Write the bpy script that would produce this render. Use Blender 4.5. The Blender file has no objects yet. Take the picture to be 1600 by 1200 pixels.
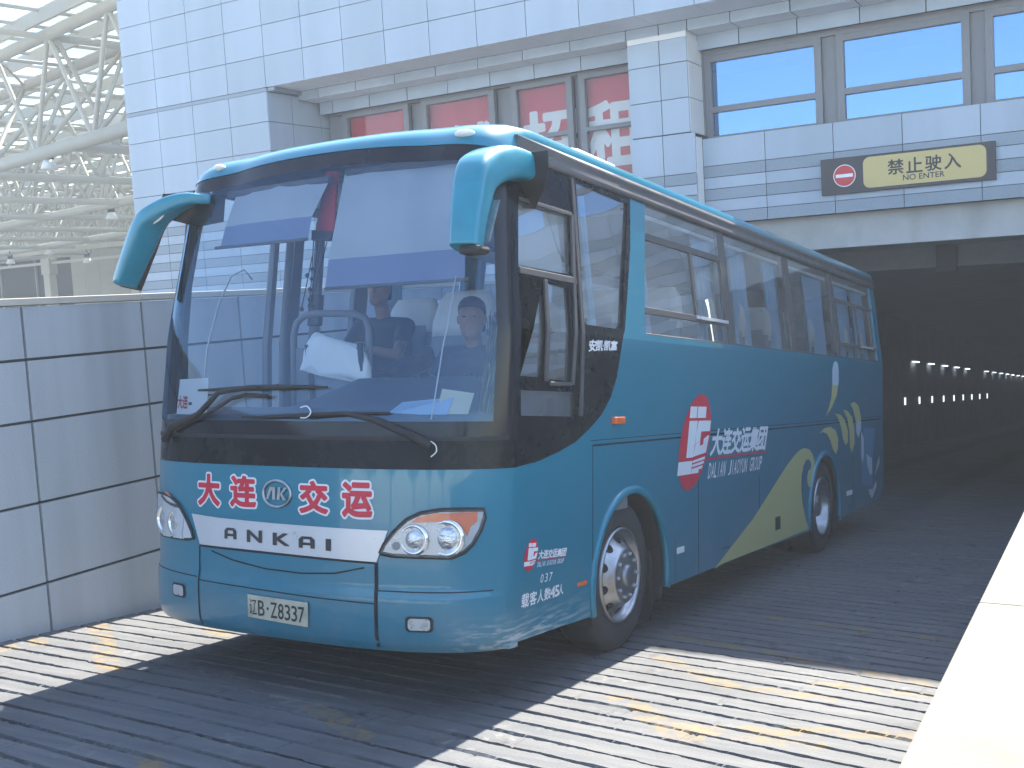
import bpy, bmesh, math, random
import numpy as np
from mathutils import Vector, Matrix
from mathutils.geometry import tessellate_polygon
random.seed(7)
R = math.radians
scene = bpy.context.scene
COL = scene.collection

# ------------------------------------------------------------------ camera, sky, sun, exposure
TH = 0.10832                     # slope of the ramp
CAMLOC = [4.1249, -4.3736, 2.1002]
CAMROT = [[0.864742, 0.498709, -0.059257], [-0.010132, -0.100642, -0.994871], [-0.502114, 0.860907, -0.081977]]      # rows: right, down, forward
cam_d = bpy.data.cameras.new('camera')
cam = bpy.data.objects.new('camera', cam_d)
COL.objects.link(cam)
r_, d_, f_ = [Vector(v) for v in CAMROT]
m = Matrix((r_, -d_, -f_)).transposed().to_4x4()
m.translation = Vector(CAMLOC)
cam.matrix_world = m
cam_d.sensor_width = 36.0
cam_d.lens = 38.671
cam_d.clip_start = 0.05
cam_d.clip_end = 3000
scene.camera = cam

SUN = Vector((-0.03, 0.683, 0.728)).normalized()          # direction towards the sun
el = math.asin(SUN.z)
world = bpy.data.worlds.new('World')
scene.world = world
world.use_nodes = True
nt = world.node_tree
nt.nodes.clear()
sky = nt.nodes.new('ShaderNodeTexSky')
sky.sky_type = 'NISHITA'
sky.sun_disc = False
sky.sun_elevation = el
sky.sun_rotation = math.atan2(SUN.x, SUN.y)
sky.air_density = 1.0
sky.dust_density = 0.6
sky.ozone_density = 1.3
bg = nt.nodes.new('ShaderNodeBackground')
bg.inputs['Strength'].default_value = 0.12
wo = nt.nodes.new('ShaderNodeOutputWorld')
nt.links.new(sky.outputs[0], bg.inputs[0])
nt.links.new(bg.outputs[0], wo.inputs[0])
sun_d = bpy.data.lights.new('sun', 'SUN')
sun_d.energy = 4.9
sun_d.angle = R(0.53)
sun_d.color = (1.0, 0.93, 0.82)
sun = bpy.data.objects.new('sun', sun_d)
COL.objects.link(sun)
sun.location = (0, 20, 30)
sun.rotation_euler = (-SUN).to_track_quat('-Z', 'Y').to_euler()
scene.view_settings.view_transform = 'Standard'
scene.view_settings.look = 'None'
scene.view_settings.exposure = 2.05
scene.view_settings.gamma = 1.0
scene.render.engine = 'CYCLES'
scene.cycles.use_denoising = True
scene.cycles.max_bounces = 10
scene.cycles.transparent_max_bounces = 24
scene.cycles.sample_clamp_indirect = 6.0

# ------------------------------------------------------------------ materials
def node_mat(name):
    mt = bpy.data.materials.new(name)
    mt.use_nodes = True
    return mt, mt.node_tree, mt.node_tree.nodes['Principled BSDF']

def mat(name, col, rough=0.5, metal=0.0, coat=0.0, spec=0.5, var=0.0, vscale=6.0, dirt_reflection=None, bump=0.0, bscale=60.0, emit=None, estr=0.0, alpha=None):
    mt, t, b = node_mat(name)
    L = t.links
    b.inputs['Base Color'].default_value = (*col, 1)
    b.inputs['Roughness'].default_value = rough
    b.inputs['Metallic'].default_value = metal
    b.inputs['Specular IOR Level'].default_value = spec
    if coat:
        b.inputs['Coat Weight'].default_value = coat
        b.inputs['Coat Roughness'].default_value = 0.04
    if emit:
        b.inputs['Emission Color'].default_value = (*emit, 1)
        b.inputs['Emission Strength'].default_value = estr
    tc = t.nodes.new('ShaderNodeTexCoord')
    last = None
    if var:
        n = t.nodes.new('ShaderNodeTexNoise')
        n.inputs['Scale'].default_value = vscale
        n.inputs['Detail'].default_value = 6
        n.inputs['Roughness'].default_value = 0.65
        L.new(tc.outputs['Object'], n.inputs['Vector'])
        mr = t.nodes.new('ShaderNodeMapRange')
        mr.inputs[1].default_value = 0.25; mr.inputs[2].default_value = 0.75
        mr.inputs[3].default_value = 1 - var; mr.inputs[4].default_value = 1 + var
        L.new(n.outputs['Fac'], mr.inputs[0])
        mx = t.nodes.new('ShaderNodeMix'); mx.data_type = 'RGBA'; mx.blend_type = 'MULTIPLY'
        mx.inputs[0].default_value = 1
        mx.inputs[6].default_value = (*col, 1)
        L.new(mr.outputs[0], mx.inputs[7])
        last = mx.outputs[2]
        rr = t.nodes.new('ShaderNodeMapRange')
        rr.inputs[1].default_value = 0.3; rr.inputs[2].default_value = 0.7
        rr.inputs[3].default_value = max(0.02, rough - 0.08); rr.inputs[4].default_value = min(1, rough + 0.1)
        L.new(n.outputs['Fac'], rr.inputs[0])
        L.new(rr.outputs[0], b.inputs['Roughness'])
    if dirt_reflection:                       # (colour, amount, scale, stretch z)
        dc, amt, sc, st = dirt_reflection
        mp = t.nodes.new('ShaderNodeMapping'); mp.inputs['Scale'].default_value = (1, 1, st)
        L.new(tc.outputs['Object'], mp.inputs['Vector'])
        n2 = t.nodes.new('ShaderNodeTexNoise'); n2.inputs['Scale'].default_value = sc; n2.inputs['Detail'].default_value = 8
        L.new(mp.outputs[0], n2.inputs['Vector'])
        mr2 = t.nodes.new('ShaderNodeMapRange'); mr2.inputs[1].default_value = 0.5; mr2.inputs[2].default_value = 0.75
        mr2.inputs[3].default_value = 0; mr2.inputs[4].default_value = amt
        L.new(n2.outputs['Fac'], mr2.inputs[0])
        mx2 = t.nodes.new('ShaderNodeMix'); mx2.data_type = 'RGBA'
        L.new(mr2.outputs[0], mx2.inputs[0])
        if last: L.new(last, mx2.inputs[6])
        else: mx2.inputs[6].default_value = (*col, 1)
        mx2.inputs[7].default_value = (*dc, 1)
        last = mx2.outputs[2]
    if last: L.new(last, b.inputs['Base Color'])
    if bump:
        n3 = t.nodes.new('ShaderNodeTexNoise'); n3.inputs['Scale'].default_value = bscale; n3.inputs['Detail'].default_value = 5
        L.new(tc.outputs['Object'], n3.inputs['Vector'])
        bp = t.nodes.new('ShaderNodeBump'); bp.inputs['Strength'].default_value = bump; bp.inputs['Distance'].default_value = 0.01
        L.new(n3.outputs['Fac'], bp.inputs['Height'])
        L.new(bp.outputs[0], b.inputs['Normal'])
    return mt

def glass(name, tint=(0.85, 0.92, 0.95), ior=1.5, wav=0.0, rough=0.0, dust=0.0, mirror=0.0, gcol=(0.95, 0.97, 1.0)):
    """thin pane: what is behind shows through, the surroundings mirror by Fresnel, a little dust"""
    mt = bpy.data.materials.new(name); mt.use_nodes = True
    t = mt.node_tree; L = t.links; t.nodes.clear()
    out = t.nodes.new('ShaderNodeOutputMaterial')
    tr = t.nodes.new('ShaderNodeBsdfTransparent'); tr.inputs[0].default_value = (*tint, 1)
    gl = t.nodes.new('ShaderNodeBsdfGlossy'); gl.inputs['Roughness'].default_value = rough; gl.inputs[0].default_value = (*gcol, 1)
    fr = t.nodes.new('ShaderNodeFresnel'); fr.inputs[0].default_value = ior
    mx = t.nodes.new('ShaderNodeMixShader')
    fac = fr.outputs[0]
    if mirror:
        ad = t.nodes.new('ShaderNodeMath'); ad.operation = 'MAXIMUM'; ad.inputs[1].default_value = mirror
        L.new(fac, ad.inputs[0]); fac = ad.outputs[0]
    L.new(fac, mx.inputs[0]); L.new(tr.outputs[0], mx.inputs[1]); L.new(gl.outputs[0], mx.inputs[2])
    tc = t.nodes.new('ShaderNodeTexCoord')
    if wav:
        n = t.nodes.new('ShaderNodeTexNoise'); n.inputs['Scale'].default_value = 1.3; n.inputs['Detail'].default_value = 1
        L.new(tc.outputs['Object'], n.inputs['Vector'])
        bp = t.nodes.new('ShaderNodeBump'); bp.inputs['Strength'].default_value = wav; bp.inputs['Distance'].default_value = 0.05
        L.new(n.outputs['Fac'], bp.inputs['Height']); L.new(bp.outputs[0], gl.inputs['Normal']); L.new(bp.outputs[0], fr.inputs['Normal'])
    last = mx
    if dust:
        df = t.nodes.new('ShaderNodeBsdfDiffuse'); df.inputs[0].default_value = (0.6, 0.62, 0.62, 1)
        n = t.nodes.new('ShaderNodeTexNoise'); n.inputs['Scale'].default_value = 3; n.inputs['Detail'].default_value = 8
        L.new(tc.outputs['Object'], n.inputs['Vector'])
        mr = t.nodes.new('ShaderNodeMapRange'); mr.inputs[1].default_value = 0.3; mr.inputs[2].default_value = 0.8
        mr.inputs[3].default_value = dust * 0.5; mr.inputs[4].default_value = dust * 1.5
        L.new(n.outputs['Fac'], mr.inputs[0])
        m2 = t.nodes.new('ShaderNodeMixShader')
        L.new(mr.outputs[0], m2.inputs[0]); L.new(mx.outputs[0], m2.inputs[1]); L.new(df.outputs[0], m2.inputs[2])
        last = m2
    L.new(last.outputs[0], out.inputs[0])
    return mt

# ------------------------------------------------------------------ mesh building
def LEAN(z): return 0.11*min(1.05, max(0.0, z-1.98))
class MB:
    def __init__(s): s.v = []; s.f = []; s.mi = []; s.sm = []
    def add(s, vs, fs, mi=0, smooth=False):
        o = len(s.v); s.v += [tuple(v) for v in vs]
        for f in fs:
            s.f.append([i + o for i in f]); s.mi.append(mi); s.sm.append(smooth)
        return s
    def box(s, x0, x1, y0, y1, z0, z1, mi=0):
        x0, x1 = min(x0, x1), max(x0, x1); y0, y1 = min(y0, y1), max(y0, y1); z0, z1 = min(z0, z1), max(z0, z1)
        v = [(x0,y0,z0),(x1,y0,z0),(x1,y1,z0),(x0,y1,z0),(x0,y0,z1),(x1,y0,z1),(x1,y1,z1),(x0,y1,z1)]
        return s.add(v, [(3,2,1,0),(4,5,6,7),(0,1,5,4),(1,2,6,5),(2,3,7,6),(3,0,4,7)], mi)
    def rings(s, rings, mi=0, cap=True, closed=True, smooth=True):
        n = len(rings[0]); v = [p for r in rings for p in r]; f = []
        for i in range(len(rings) - 1):
            for j in range(n if closed else n - 1):
                a = i*n + j; b = i*n + (j+1) % n
                f.append((a, b, b + n, a + n))
        s.add(v, f, mi, smooth)
        if cap:
            s.add(rings[0], [list(range(n))[::-1]], mi); s.add(rings[-1], [list(range(n))], mi)
        return s
    def tube(s, pts, r, n=10, mi=0, cap=True):
        pts = [Vector(p) for p in pts]; rs = r if isinstance(r, (list, tuple)) else [r]*len(pts)
        rings = []; up = None
        for i, p in enumerate(pts):
            a = pts[max(i-1, 0)]; b = pts[min(i+1, len(pts)-1)]
            d = (b - a).normalized()
            if up is None:
                up = Vector((0,0,1)) if abs(d.z) < 0.9 else Vector((1,0,0))
            u = (up - d*up.dot(d)).normalized(); w = d.cross(u); up = u
            rings.append([tuple(p + (u*math.cos(2*math.pi*k/n) + w*math.sin(2*math.pi*k/n))*rs[i]) for k in range(n)])
        return s.rings(rings, mi, cap)
    def ball(s, c, rad, n=14, m=10, mi=0):
        rx, ry, rz = rad if isinstance(rad, (list, tuple)) else (rad,)*3
        rings = []
        for i in range(1, m):
            a = math.pi*i/m
            rings.append([(c[0]+rx*math.sin(a)*math.cos(2*math.pi*k/n), c[1]+ry*math.sin(a)*math.sin(2*math.pi*k/n), c[2]-rz*math.cos(a)) for k in range(n)])
        s.rings(rings, mi, cap=False)
        o = [(c[0],c[1],c[2]-rz)] + rings[0]; s.add(o, [(0, 1+(k+1) % n, 1+k) for k in range(n)], mi, True)
        o = [(c[0],c[1],c[2]+rz)] + rings[-1]; s.add(o, [(0, 1+k, 1+(k+1) % n) for k in range(n)], mi, True)
        return s
    def lathe(s, prof, fn, n=32, mi=0, cap=False):
        """prof: list of (axial, radius); fn(a, c, s) -> point"""
        rings = [[fn(a, r*math.cos(2*math.pi*k/n), r*math.sin(2*math.pi*k/n)) for k in range(n)] for a, r in prof]
        return s.rings(rings, mi, cap)
    def slab(s, loops, fn, t=0.02, mi=0, mie=None):
        """flat polygon (first loop) with holes (others), thickness t: fn(u, v, depth) -> point"""
        tri = tessellate_polygon([[Vector((u, v, 0)) for u, v in lp] for lp in loops])
        flat = [p for lp in loops for p in lp]; n = len(flat)
        front = [fn(u, v, 0) for u, v in flat]; back = [fn(u, v, t) for u, v in flat]
        fs = []
        for a, b, c in tri:
            fs.append((a, b, c))
            if t: fs.append((c+n, b+n, a+n))
        s.add(front + (back if t else []), fs, mi)
        if t:
            o = 0; e = []
            for lp in loops:
                k = len(lp)
                for i in range(k): e.append((o+i, o+(i+1) % k, o+(i+1) % k+n, o+i+n))
                o += k
            s.add(front + back, e, mi if mie is None else mie)
        return s
    def build(s, name, mats, parent=None, bevel=0, fixn=True, seg=2, lean=False):
        me = bpy.data.meshes.new(name)
        me.from_pydata(s.v, [], s.f)
        mats = mats if isinstance(mats, (list, tuple)) else [mats]
        for mm in mats: me.materials.append(mm)
        me.polygons.foreach_set('material_index', s.mi)
        me.polygons.foreach_set('use_smooth', s.sm)
        if fixn:
            bm = bmesh.new(); bm.from_mesh(me)
            bmesh.ops.remove_doubles(bm, verts=bm.verts, dist=1e-5)
            bmesh.ops.recalc_face_normals(bm, faces=bm.faces); bm.to_mesh(me); bm.free()
        if lean and s.v and max(v[2] for v in s.v) > 1.98:      # the coach's sides lean inwards above the belt
            if min(v[2] for v in s.v) < 1.97:
                bm = bmesh.new(); bm.from_mesh(me)
                bmesh.ops.bisect_plane(bm, geom=bm.verts[:] + bm.edges[:] + bm.faces[:], plane_co=(0, 0, 1.98), plane_no=(0, 0, 1), dist=1e-5)
                bm.to_mesh(me); bm.free()
            for v in me.vertices:
                if v.co.z > 1.98: v.co.x -= math.copysign(LEAN(v.co.z)*min(1, abs(v.co.x)/1.25), v.co.x)
        me.update()
        o = bpy.data.objects.new(name, me); COL.objects.link(o)
        if parent: o.parent = parent
        if bevel:
            b = o.modifiers.new('bevel', 'BEVEL'); b.width = bevel; b.segments = seg; b.limit_method = 'ANGLE'; b.angle_limit = R(40)
            b.harden_normals = False
        return o

def tag(o, label=None, cat=None, group=None, kind=None):
    if label: o['label'] = label
    if cat: o['category'] = cat
    if group: o['group'] = group
    if kind: o['kind'] = kind
    return o

def empty(name, loc=(0,0,0), rot=(0,0,0), label=None, cat=None, group=None, parent=None):
    o = bpy.data.objects.new(name, None); COL.objects.link(o)
    o.location = loc; o.rotation_euler = rot; o.empty_display_size = 0.2
    if parent: o.parent = parent
    return tag(o, label, cat, group)

def inbus(p):                                   # bus frame -> world
    c, s = math.cos(TH), math.sin(TH)
    return (p[0], c*p[1] + s*p[2], -s*p[1] + c*p[2])

def interp(x, xs, ys): return float(np.interp(x, xs, ys))

def grid2d(loops, cell=0.06):
    """2D polygon with holes cut by a grid so that it can be bent: returns verts, faces"""
    bm = bmesh.new()
    tri = tessellate_polygon([[Vector((u, v, 0)) for u, v in lp] for lp in loops])
    flat = [bm.verts.new((u, v, 0)) for lp in loops for u, v in lp]
    for t in tri:
        try: bm.faces.new([flat[i] for i in t])
        except ValueError: pass
    us = [v.co.x for v in flat]; vs = [v.co.y for v in flat]
    for ax, (lo, hi) in ((0, (min(us), max(us))), (1, (min(vs), max(vs)))):
        k = math.floor(lo/cell) + 1
        while k*cell < hi:
            co = [0, 0, 0]; co[ax] = k*cell; no = [0, 0, 0]; no[ax] = 1
            bmesh.ops.bisect_plane(bm, geom=bm.verts[:] + bm.edges[:] + bm.faces[:], plane_co=co, plane_no=no, dist=1e-6)
            k += 1
    bm.verts.index_update()
    V = [(v.co.x, v.co.y) for v in bm.verts]; F = [[v.index for v in f.verts] for f in bm.faces]
    bm.free()
    return V, F

_txt = {}
def text2d(s, bold=0.0, cell=None):
    """lettering as flat triangles in a 0..1 box: verts (u, v), faces, aspect"""
    key = (s, bold)
    if key not in _txt:
        cu = bpy.data.curves.new('t', 'FONT'); cu.body = s; cu.size = 1; cu.offset = bold; cu.fill_mode = 'FRONT'; cu.resolution_u = 3
        ob = bpy.data.objects.new('t', cu); COL.objects.link(ob)
        dg = bpy.context.evaluated_depsgraph_get(); dg.update()
        me = bpy.data.meshes.new_from_object(ob.evaluated_get(dg))
        V = [(v.co.x, v.co.y) for v in me.vertices]; F = [list(p.vertices) for p in me.polygons]
        bpy.data.objects.remove(ob); bpy.data.curves.remove(cu); bpy.data.meshes.remove(me)
        _txt[key] = (V, F)
    return _txt[key]


def bold2d(s, bold, N=84):
    """the same lettering fattened by `bold`: distance field of the outline, cut into cells"""
    key = ('b', s, bold)
    if key in _txt: return _txt[key]
    V, F = text2d(s)
    cnt = {}
    for f in F:
        for i in range(len(f)):
            a, b = f[i], f[(i+1) % len(f)]
            # weld by rounded position so that split vertices still share edges
            pa = (round(V[a][0], 5), round(V[a][1], 5)); pb = (round(V[b][0], 5), round(V[b][1], 5))
            k = (min(pa, pb), max(pa, pb)); cnt[k] = cnt.get(k, 0) + 1
    E = np.array([[*k[0], *k[1]] for k, c in cnt.items() if c == 1])
    x0, x1 = E[:, [0, 2]].min(), E[:, [0, 2]].max(); y0, y1 = E[:, [1, 3]].min(), E[:, [1, 3]].max()
    m = bold + 0.02; h = max(x1-x0, y1-y0, .3)/N
    gx = np.arange(x0-m, x1+m+h, h); gy = np.arange(y0-m, y1+m+h, h)
    X, Y = np.meshgrid(gx, gy); P = np.stack([X.ravel(), Y.ravel()], 1)
    A = E[:, :2]; B = E[:, 2:]; d = B-A; L2 = (d**2).sum(1)+1e-12
    best = np.full(len(P), 9.0); ins = np.zeros(len(P), bool)
    for i in range(len(E)):
        t = np.clip(((P-A[i])@d[i])/L2[i], 0, 1)
        best = np.minimum(best, np.hypot(*(P-A[i]-t[:, None]*d[i]).T))
        c = (A[i, 1] > P[:, 1]) != (B[i, 1] > P[:, 1])
        with np.errstate(all='ignore'):
            xi = A[i, 0] + (P[:, 1]-A[i, 1])/(d[i, 1] if d[i, 1] else 1e-12)*d[i, 0]
        ins ^= c & (P[:, 0] < xi)
    f = (np.where(ins, -best, best) - bold).reshape(X.shape)
    VV, FF = [], []
    ny, nx = f.shape
    for j in range(ny-1):
        run = None
        for i in range(nx):
            full = i < nx-1 and f[j, i] < 0 and f[j, i+1] < 0 and f[j+1, i] < 0 and f[j+1, i+1] < 0
            if full:
                if run is None: run = i
                continue
            if run is not None:
                o = len(VV); VV += [(gx[run], gy[j]), (gx[i], gy[j]), (gx[i], gy[j+1]), (gx[run], gy[j+1])]; FF.append([o, o+1, o+2, o+3]); run = None
            if i == nx-1: break
            cs = [(gx[i], gy[j], f[j, i]), (gx[i+1], gy[j], f[j, i+1]), (gx[i+1], gy[j+1], f[j+1, i+1]), (gx[i], gy[j+1], f[j+1, i])]
            if min(c[2] for c in cs) >= 0: continue
            pts = []
            for k in range(4):
                p, q = cs[k], cs[(k+1) % 4]
                if p[2] < 0: pts.append((p[0], p[1]))
                if (p[2] < 0) != (q[2] < 0):
                    t = p[2]/(p[2]-q[2]); pts.append((p[0]+(q[0]-p[0])*t, p[1]+(q[1]-p[1])*t))
            if len(pts) >= 3:
                o = len(VV); VV += pts; FF.append(list(range(o, o+len(pts))))
    _txt[key] = (VV, FF)
    return _txt[key]

def lettering(mb, s, fn, bold=0.0, mi=0, ref=None, gap=0.0):
    """add text s mapped by fn(u, v) with u, v in 0..1 over the box of its own (or of ref's) outline"""
    V, F = bold2d(s, bold) if bold else text2d(s); RV = text2d(s if ref is None else ref, 0.0)[0]
    u0, u1 = min(p[0] for p in RV), max(p[0] for p in RV); v0, v1 = min(p[1] for p in RV), max(p[1] for p in RV)
    pts = [fn((p[0]-u0)/(u1-u0), (p[1]-v0)/(v1-v0)) for p in V]
    mb.add(pts, F, mi)

def quadmap(bl, br, tl, tr, post):
    def fn(u, v):
        a = (1-u)*(1-v); b = u*(1-v); c = (1-u)*v; d = u*v
        return post(a*bl[0]+b*br[0]+c*tl[0]+d*tr[0], a*bl[1]+b*br[1]+c*tl[1]+d*tr[1])
    return fn

def smooth_path(pts, n=5):
    P = [Vector(p) for p in pts]; out = []
    for i in range(len(P)-1):
        p0, p1, p2, p3 = P[max(i-1,0)], P[i], P[i+1], P[min(i+2, len(P)-1)]
        for k in range(n):
            t = k/n
            out.append(tuple(.5*((2*p1) + (-p0+p2)*t + (2*p0-5*p1+4*p2-p3)*t*t + (-p0+3*p1-3*p2+p3)*t**3)))
    out.append(tuple(P[-1])); return out

# ------------------------------------------------------------------ materials of the place
def tile_mat(name, col, var, speck, rough=0.35, spec=0.5, stain=0.0):
    """stone cladding: each slab its own tone, fine speckle, faint run-off"""
    mt, t, b = node_mat(name); L = t.links
    g = t.nodes.new('ShaderNodeNewGeometry')
    tc = t.nodes.new('ShaderNodeTexCoord')
    n = t.nodes.new('ShaderNodeTexNoise'); n.inputs['Scale'].default_value = 140; n.inputs['Detail'].default_value = 3
    L.new(tc.outputs['Object'], n.inputs['Vector'])
    n2 = t.nodes.new('ShaderNodeTexNoise'); n2.inputs['Scale'].default_value = 1.2; n2.inputs['Detail'].default_value = 6
    mp = t.nodes.new('ShaderNodeMapping'); mp.inputs['Scale'].default_value = (1.6, 1.6, 0.12)
    L.new(tc.outputs['Object'], mp.inputs[0]); L.new(mp.outputs[0], n2.inputs['Vector'])
    def rng(sock, lo, hi, a=0.0, c=1.0):
        q = t.nodes.new('ShaderNodeMapRange'); q.inputs[1].default_value = a; q.inputs[2].default_value = c
        q.inputs[3].default_value = lo; q.inputs[4].default_value = hi
        L.new(sock, q.inputs[0]); return q.outputs[0]
    def mul(a, c):
        q = t.nodes.new('ShaderNodeMath'); q.operation = 'MULTIPLY'; L.new(a, q.inputs[0]); L.new(c, q.inputs[1]); return q.outputs[0]
    f = mul(mul(rng(g.outputs['Random Per Island'], 1-var, 1+var), rng(n.outputs['Fac'], 1-speck, 1+speck, 0.3, 0.7)), rng(n2.outputs['Fac'], 1-stain, 1+stain*0.5, 0.3, 0.7))
    mx = t.nodes.new('ShaderNodeMix'); mx.data_type = 'RGBA'; mx.blend_type = 'MULTIPLY'; mx.inputs[0].default_value = 1
    mx.inputs[6].default_value = (*col, 1); L.new(f, mx.inputs[7]); L.new(mx.outputs[2], b.inputs['Base Color'])
    b.inputs['Roughness'].default_value = rough; b.inputs['Specular IOR Level'].default_value = spec
    return mt

M_TILE = tile_mat('pale_granite', (0.365, 0.43, 0.505), 0.055, 0.06, 0.4, 0.5, 0.09)
M_STRIPE = tile_mat('grey_granite', (0.245, 0.295, 0.345), 0.06, 0.22, 0.4, 0.5, 0.05)
M_JOINT = mat('joint', (0.06, 0.065, 0.075), 0.9)
M_SOFFIT = mat('soffit_panel', (0.80, 0.80, 0.80), 0.6, var=0.06, vscale=2)
M_FRAME = mat('window_frame_grey', (0.20, 0.205, 0.22), 0.45, var=0.08)
M_BEAM = mat('painted_beam', (0.42, 0.42, 0.41), 0.8, var=0.12, vscale=2.5, dirt_reflection=((0.2,0.19,0.18), 0.5, 2.0, 0.3))
M_CONC = mat('tunnel_concrete', (0.34, 0.36, 0.40), 0.85, var=0.15, vscale=1.5)
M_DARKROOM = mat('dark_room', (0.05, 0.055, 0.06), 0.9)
M_WGLASS = glass('sky_tinted_coated_glass', (0.25, 0.3, 0.35), 1.5, wav=0.02, dust=0.02, mirror=0.36, gcol=(0.31, 0.56, 0.97))  # blue reflection tint puts a deeper sky blue into the panes
M_CGLASS = glass('shop_glass', (0.94, 0.95, 0.95), 1.3, wav=0.02, dust=0.025)
M_RED = mat('red_film', (0.60, 0.028, 0.05), 0.6, var=0.1, vscale=3)
M_WHITE = mat('white_vinyl', (0.78, 0.78, 0.78), 0.5)
M_WALL = tile_mat('wall_granite', (0.42, 0.455, 0.49), 0.03, 0.12, 0.55, 0.4, 0.24)
M_COPING = mat('coping_stone', (0.175, 0.158, 0.122), 0.8, var=0.12, vscale=4, dirt_reflection=((0.15,0.133,0.102), 0.5, 2.5, 1), bump=0.3)
M_STEEL = mat('white_painted_steel', (0.44, 0.425, 0.375), 0.45, var=0.06, vscale=0.7, dirt_reflection=((0.4,0.36,0.3), 0.35, 1.5, 0.5))
M_GROUND = mat('paving', (0.27, 0.265, 0.25), 0.85, var=0.12, vscale=0.8, bump=0.2)

# ------------------------------------------------------------------ ramp: sawn strips across, worn yellow paint
def ramp_mat():
    mt, t, b = node_mat('ramp_concrete'); L = t.links
    tc = t.nodes.new('ShaderNodeTexCoord'); P = tc.outputs['Object']
    def nse(scale, det, sx=1, sy=1):
        mp = t.nodes.new('ShaderNodeMapping'); mp.inputs['Scale'].default_value = (sx, sy, 1); L.new(P, mp.inputs[0])
        n = t.nodes.new('ShaderNodeTexNoise'); n.inputs['Scale'].default_value = scale; n.inputs['Detail'].default_value = det; n.inputs['Roughness'].default_value = 0.65
        L.new(mp.outputs[0], n.inputs['Vector']); return n.outputs['Fac']
    def rng(sock, a, c, lo, hi):
        q = t.nodes.new('ShaderNodeMapRange'); q.inputs[1].default_value = a; q.inputs[2].default_value = c
        q.inputs[3].default_value = lo; q.inputs[4].default_value = hi; L.new(sock, q.inputs[0]); return q.outputs[0]
    def mth(op, a, c):
        q = t.nodes.new('ShaderNodeMath'); q.operation = op
        for i, s in enumerate((a, c)):
            if isinstance(s, (int, float)): q.inputs[i].default_value = s
            else: L.new(s, q.inputs[i])
        return q.outputs[0]
    def vm(op, a, c=None):
        q = t.nodes.new('ShaderNodeVectorMath'); q.operation = op
        for i, s in enumerate((a, c)):
            if s is None: continue
            if isinstance(s, tuple): q.inputs[i].default_value = s
            else: L.new(s, q.inputs[i])
        return q
    def mixc(f, a, c, mode='MIX'):
        q = t.nodes.new('ShaderNodeMix'); q.data_type = 'RGBA'; q.blend_type = mode
        if isinstance(f, (int, float)): q.inputs[0].default_value = f
        else: L.new(f, q.inputs[0])
        for i, s in ((6, a), (7, c)):
            if isinstance(s, tuple): q.inputs[i].default_value = (*s, 1)
            else: L.new(s, q.inputs[i])
        return q.outputs[2]
    big = nse(1.1, 7); streak = nse(2.5, 7, 0.35, 5.0); fine = nse(60, 5); mid = nse(9, 6)
    col = mixc(rng(streak, 0.35, 0.7, 0, 1), (0.092, 0.099, 0.110), (0.170, 0.171, 0.172))
    col = mixc(rng(big, 0.3, 0.7, 0, 0.55), col, (0.072, 0.079, 0.089))
    col = mixc(mth('MULTIPLY', rng(nse(1.7, 8, 0.6, 1.6), 0.50, 0.62, 0, 1), rng(mid, 0.52, 0.62, 0, 0.75)), col, (0.20, 0.20, 0.197))        # worn bare patches
    col = mixc(rng(fine, 0.3, 0.7, 0.0, 0.25), col, (0.08, 0.08, 0.08))
    sp = t.nodes.new('ShaderNodeSeparateXYZ'); L.new(P, sp.inputs[0])
    ax_ = mth('ABSOLUTE', mth('ADD', mth('ABSOLUTE', sp.outputs['X'], 0), -0.98), 0)
    trk = mth('MULTIPLY', rng(ax_, 0.12, 0.42, 1, 0), rng(nse(1.3, 6, 1.5, 0.35), 0.3, 0.65, 0.1, 0.5))
    col = mixc(trk, col, (0.055, 0.056, 0.058))
    oil = mth('MULTIPLY', rng(nse(2.3, 4), 0.60, 0.68, 0, 1), rng(nse(7, 5), 0.35, 0.6, 0.2, 0.8))
    col = mixc(oil, col, (0.045, 0.044, 0.044))
    segs = [(-2.36,0.72,-1.80,0.32,0.075), (-1.80,0.32,-1.25,-0.12,0.075), (-1.82,1.22,-1.38,0.93,0.085), (-2.36,0.24,-2.2,0.12,0.06), (-2.4,0.02,-2.25,-0.06,0.06),
            (1.52,1.74,2.08,1.33,0.07), (2.05,1.34,2.62,1.33,0.06), (2.50,1.63,3.25,1.68,0.06), (1.66,0.80,2.22,0.33,0.085), (2.15,0.50,2.75,0.52,0.075), (2.45,0.62,3.35,0.98,0.075),
            (0.35,-0.12,0.85,-0.38,0.07), (1.3,2.4,3.6,1.75,0.06), (-0.9,-1.2,-0.4,-1.5,0.07), (0.2,-1.1,0.6,-1.35,0.06), (1.7,3.3,3.6,3.0,0.05)]
    mask = None
    flat = vm('MULTIPLY', P, (1, 1, 0)).outputs[0]
    for ax, ay, bx, by, w in segs:
        d = (bx-ax, by-ay, 0); dd = d[0]**2 + d[1]**2
        ap = vm('SUBTRACT', flat, (ax, ay, 0)).outputs[0]
        h = vm('DOT_PRODUCT', ap, (d[0]/dd, d[1]/dd, 0)).outputs['Value']
        hc = t.nodes.new('ShaderNodeClamp'); L.new(h, hc.inputs[0])
        sc = t.nodes.new('ShaderNodeVectorMath'); sc.operation = 'SCALE'; sc.inputs[0].default_value = d; L.new(hc.outputs[0], sc.inputs['Scale'])
        dist = vm('LENGTH', vm('SUBTRACT', ap, sc.outputs[0]).outputs[0]).outputs['Value']
        k = rng(dist, w*0.8, w*1.15, 1, 0)
        mask = k if mask is None else mth('MAXIMUM', mask, k)
    worn = rng(nse(9, 7), 0.42, 0.60, 0.0, 1)
    col = mixc(mth('MULTIPLY', mask, mth('MULTIPLY', worn, 0.62)), col, (0.215, 0.145, 0.045))
    L.new(col, b.inputs['Base Color'])
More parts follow.
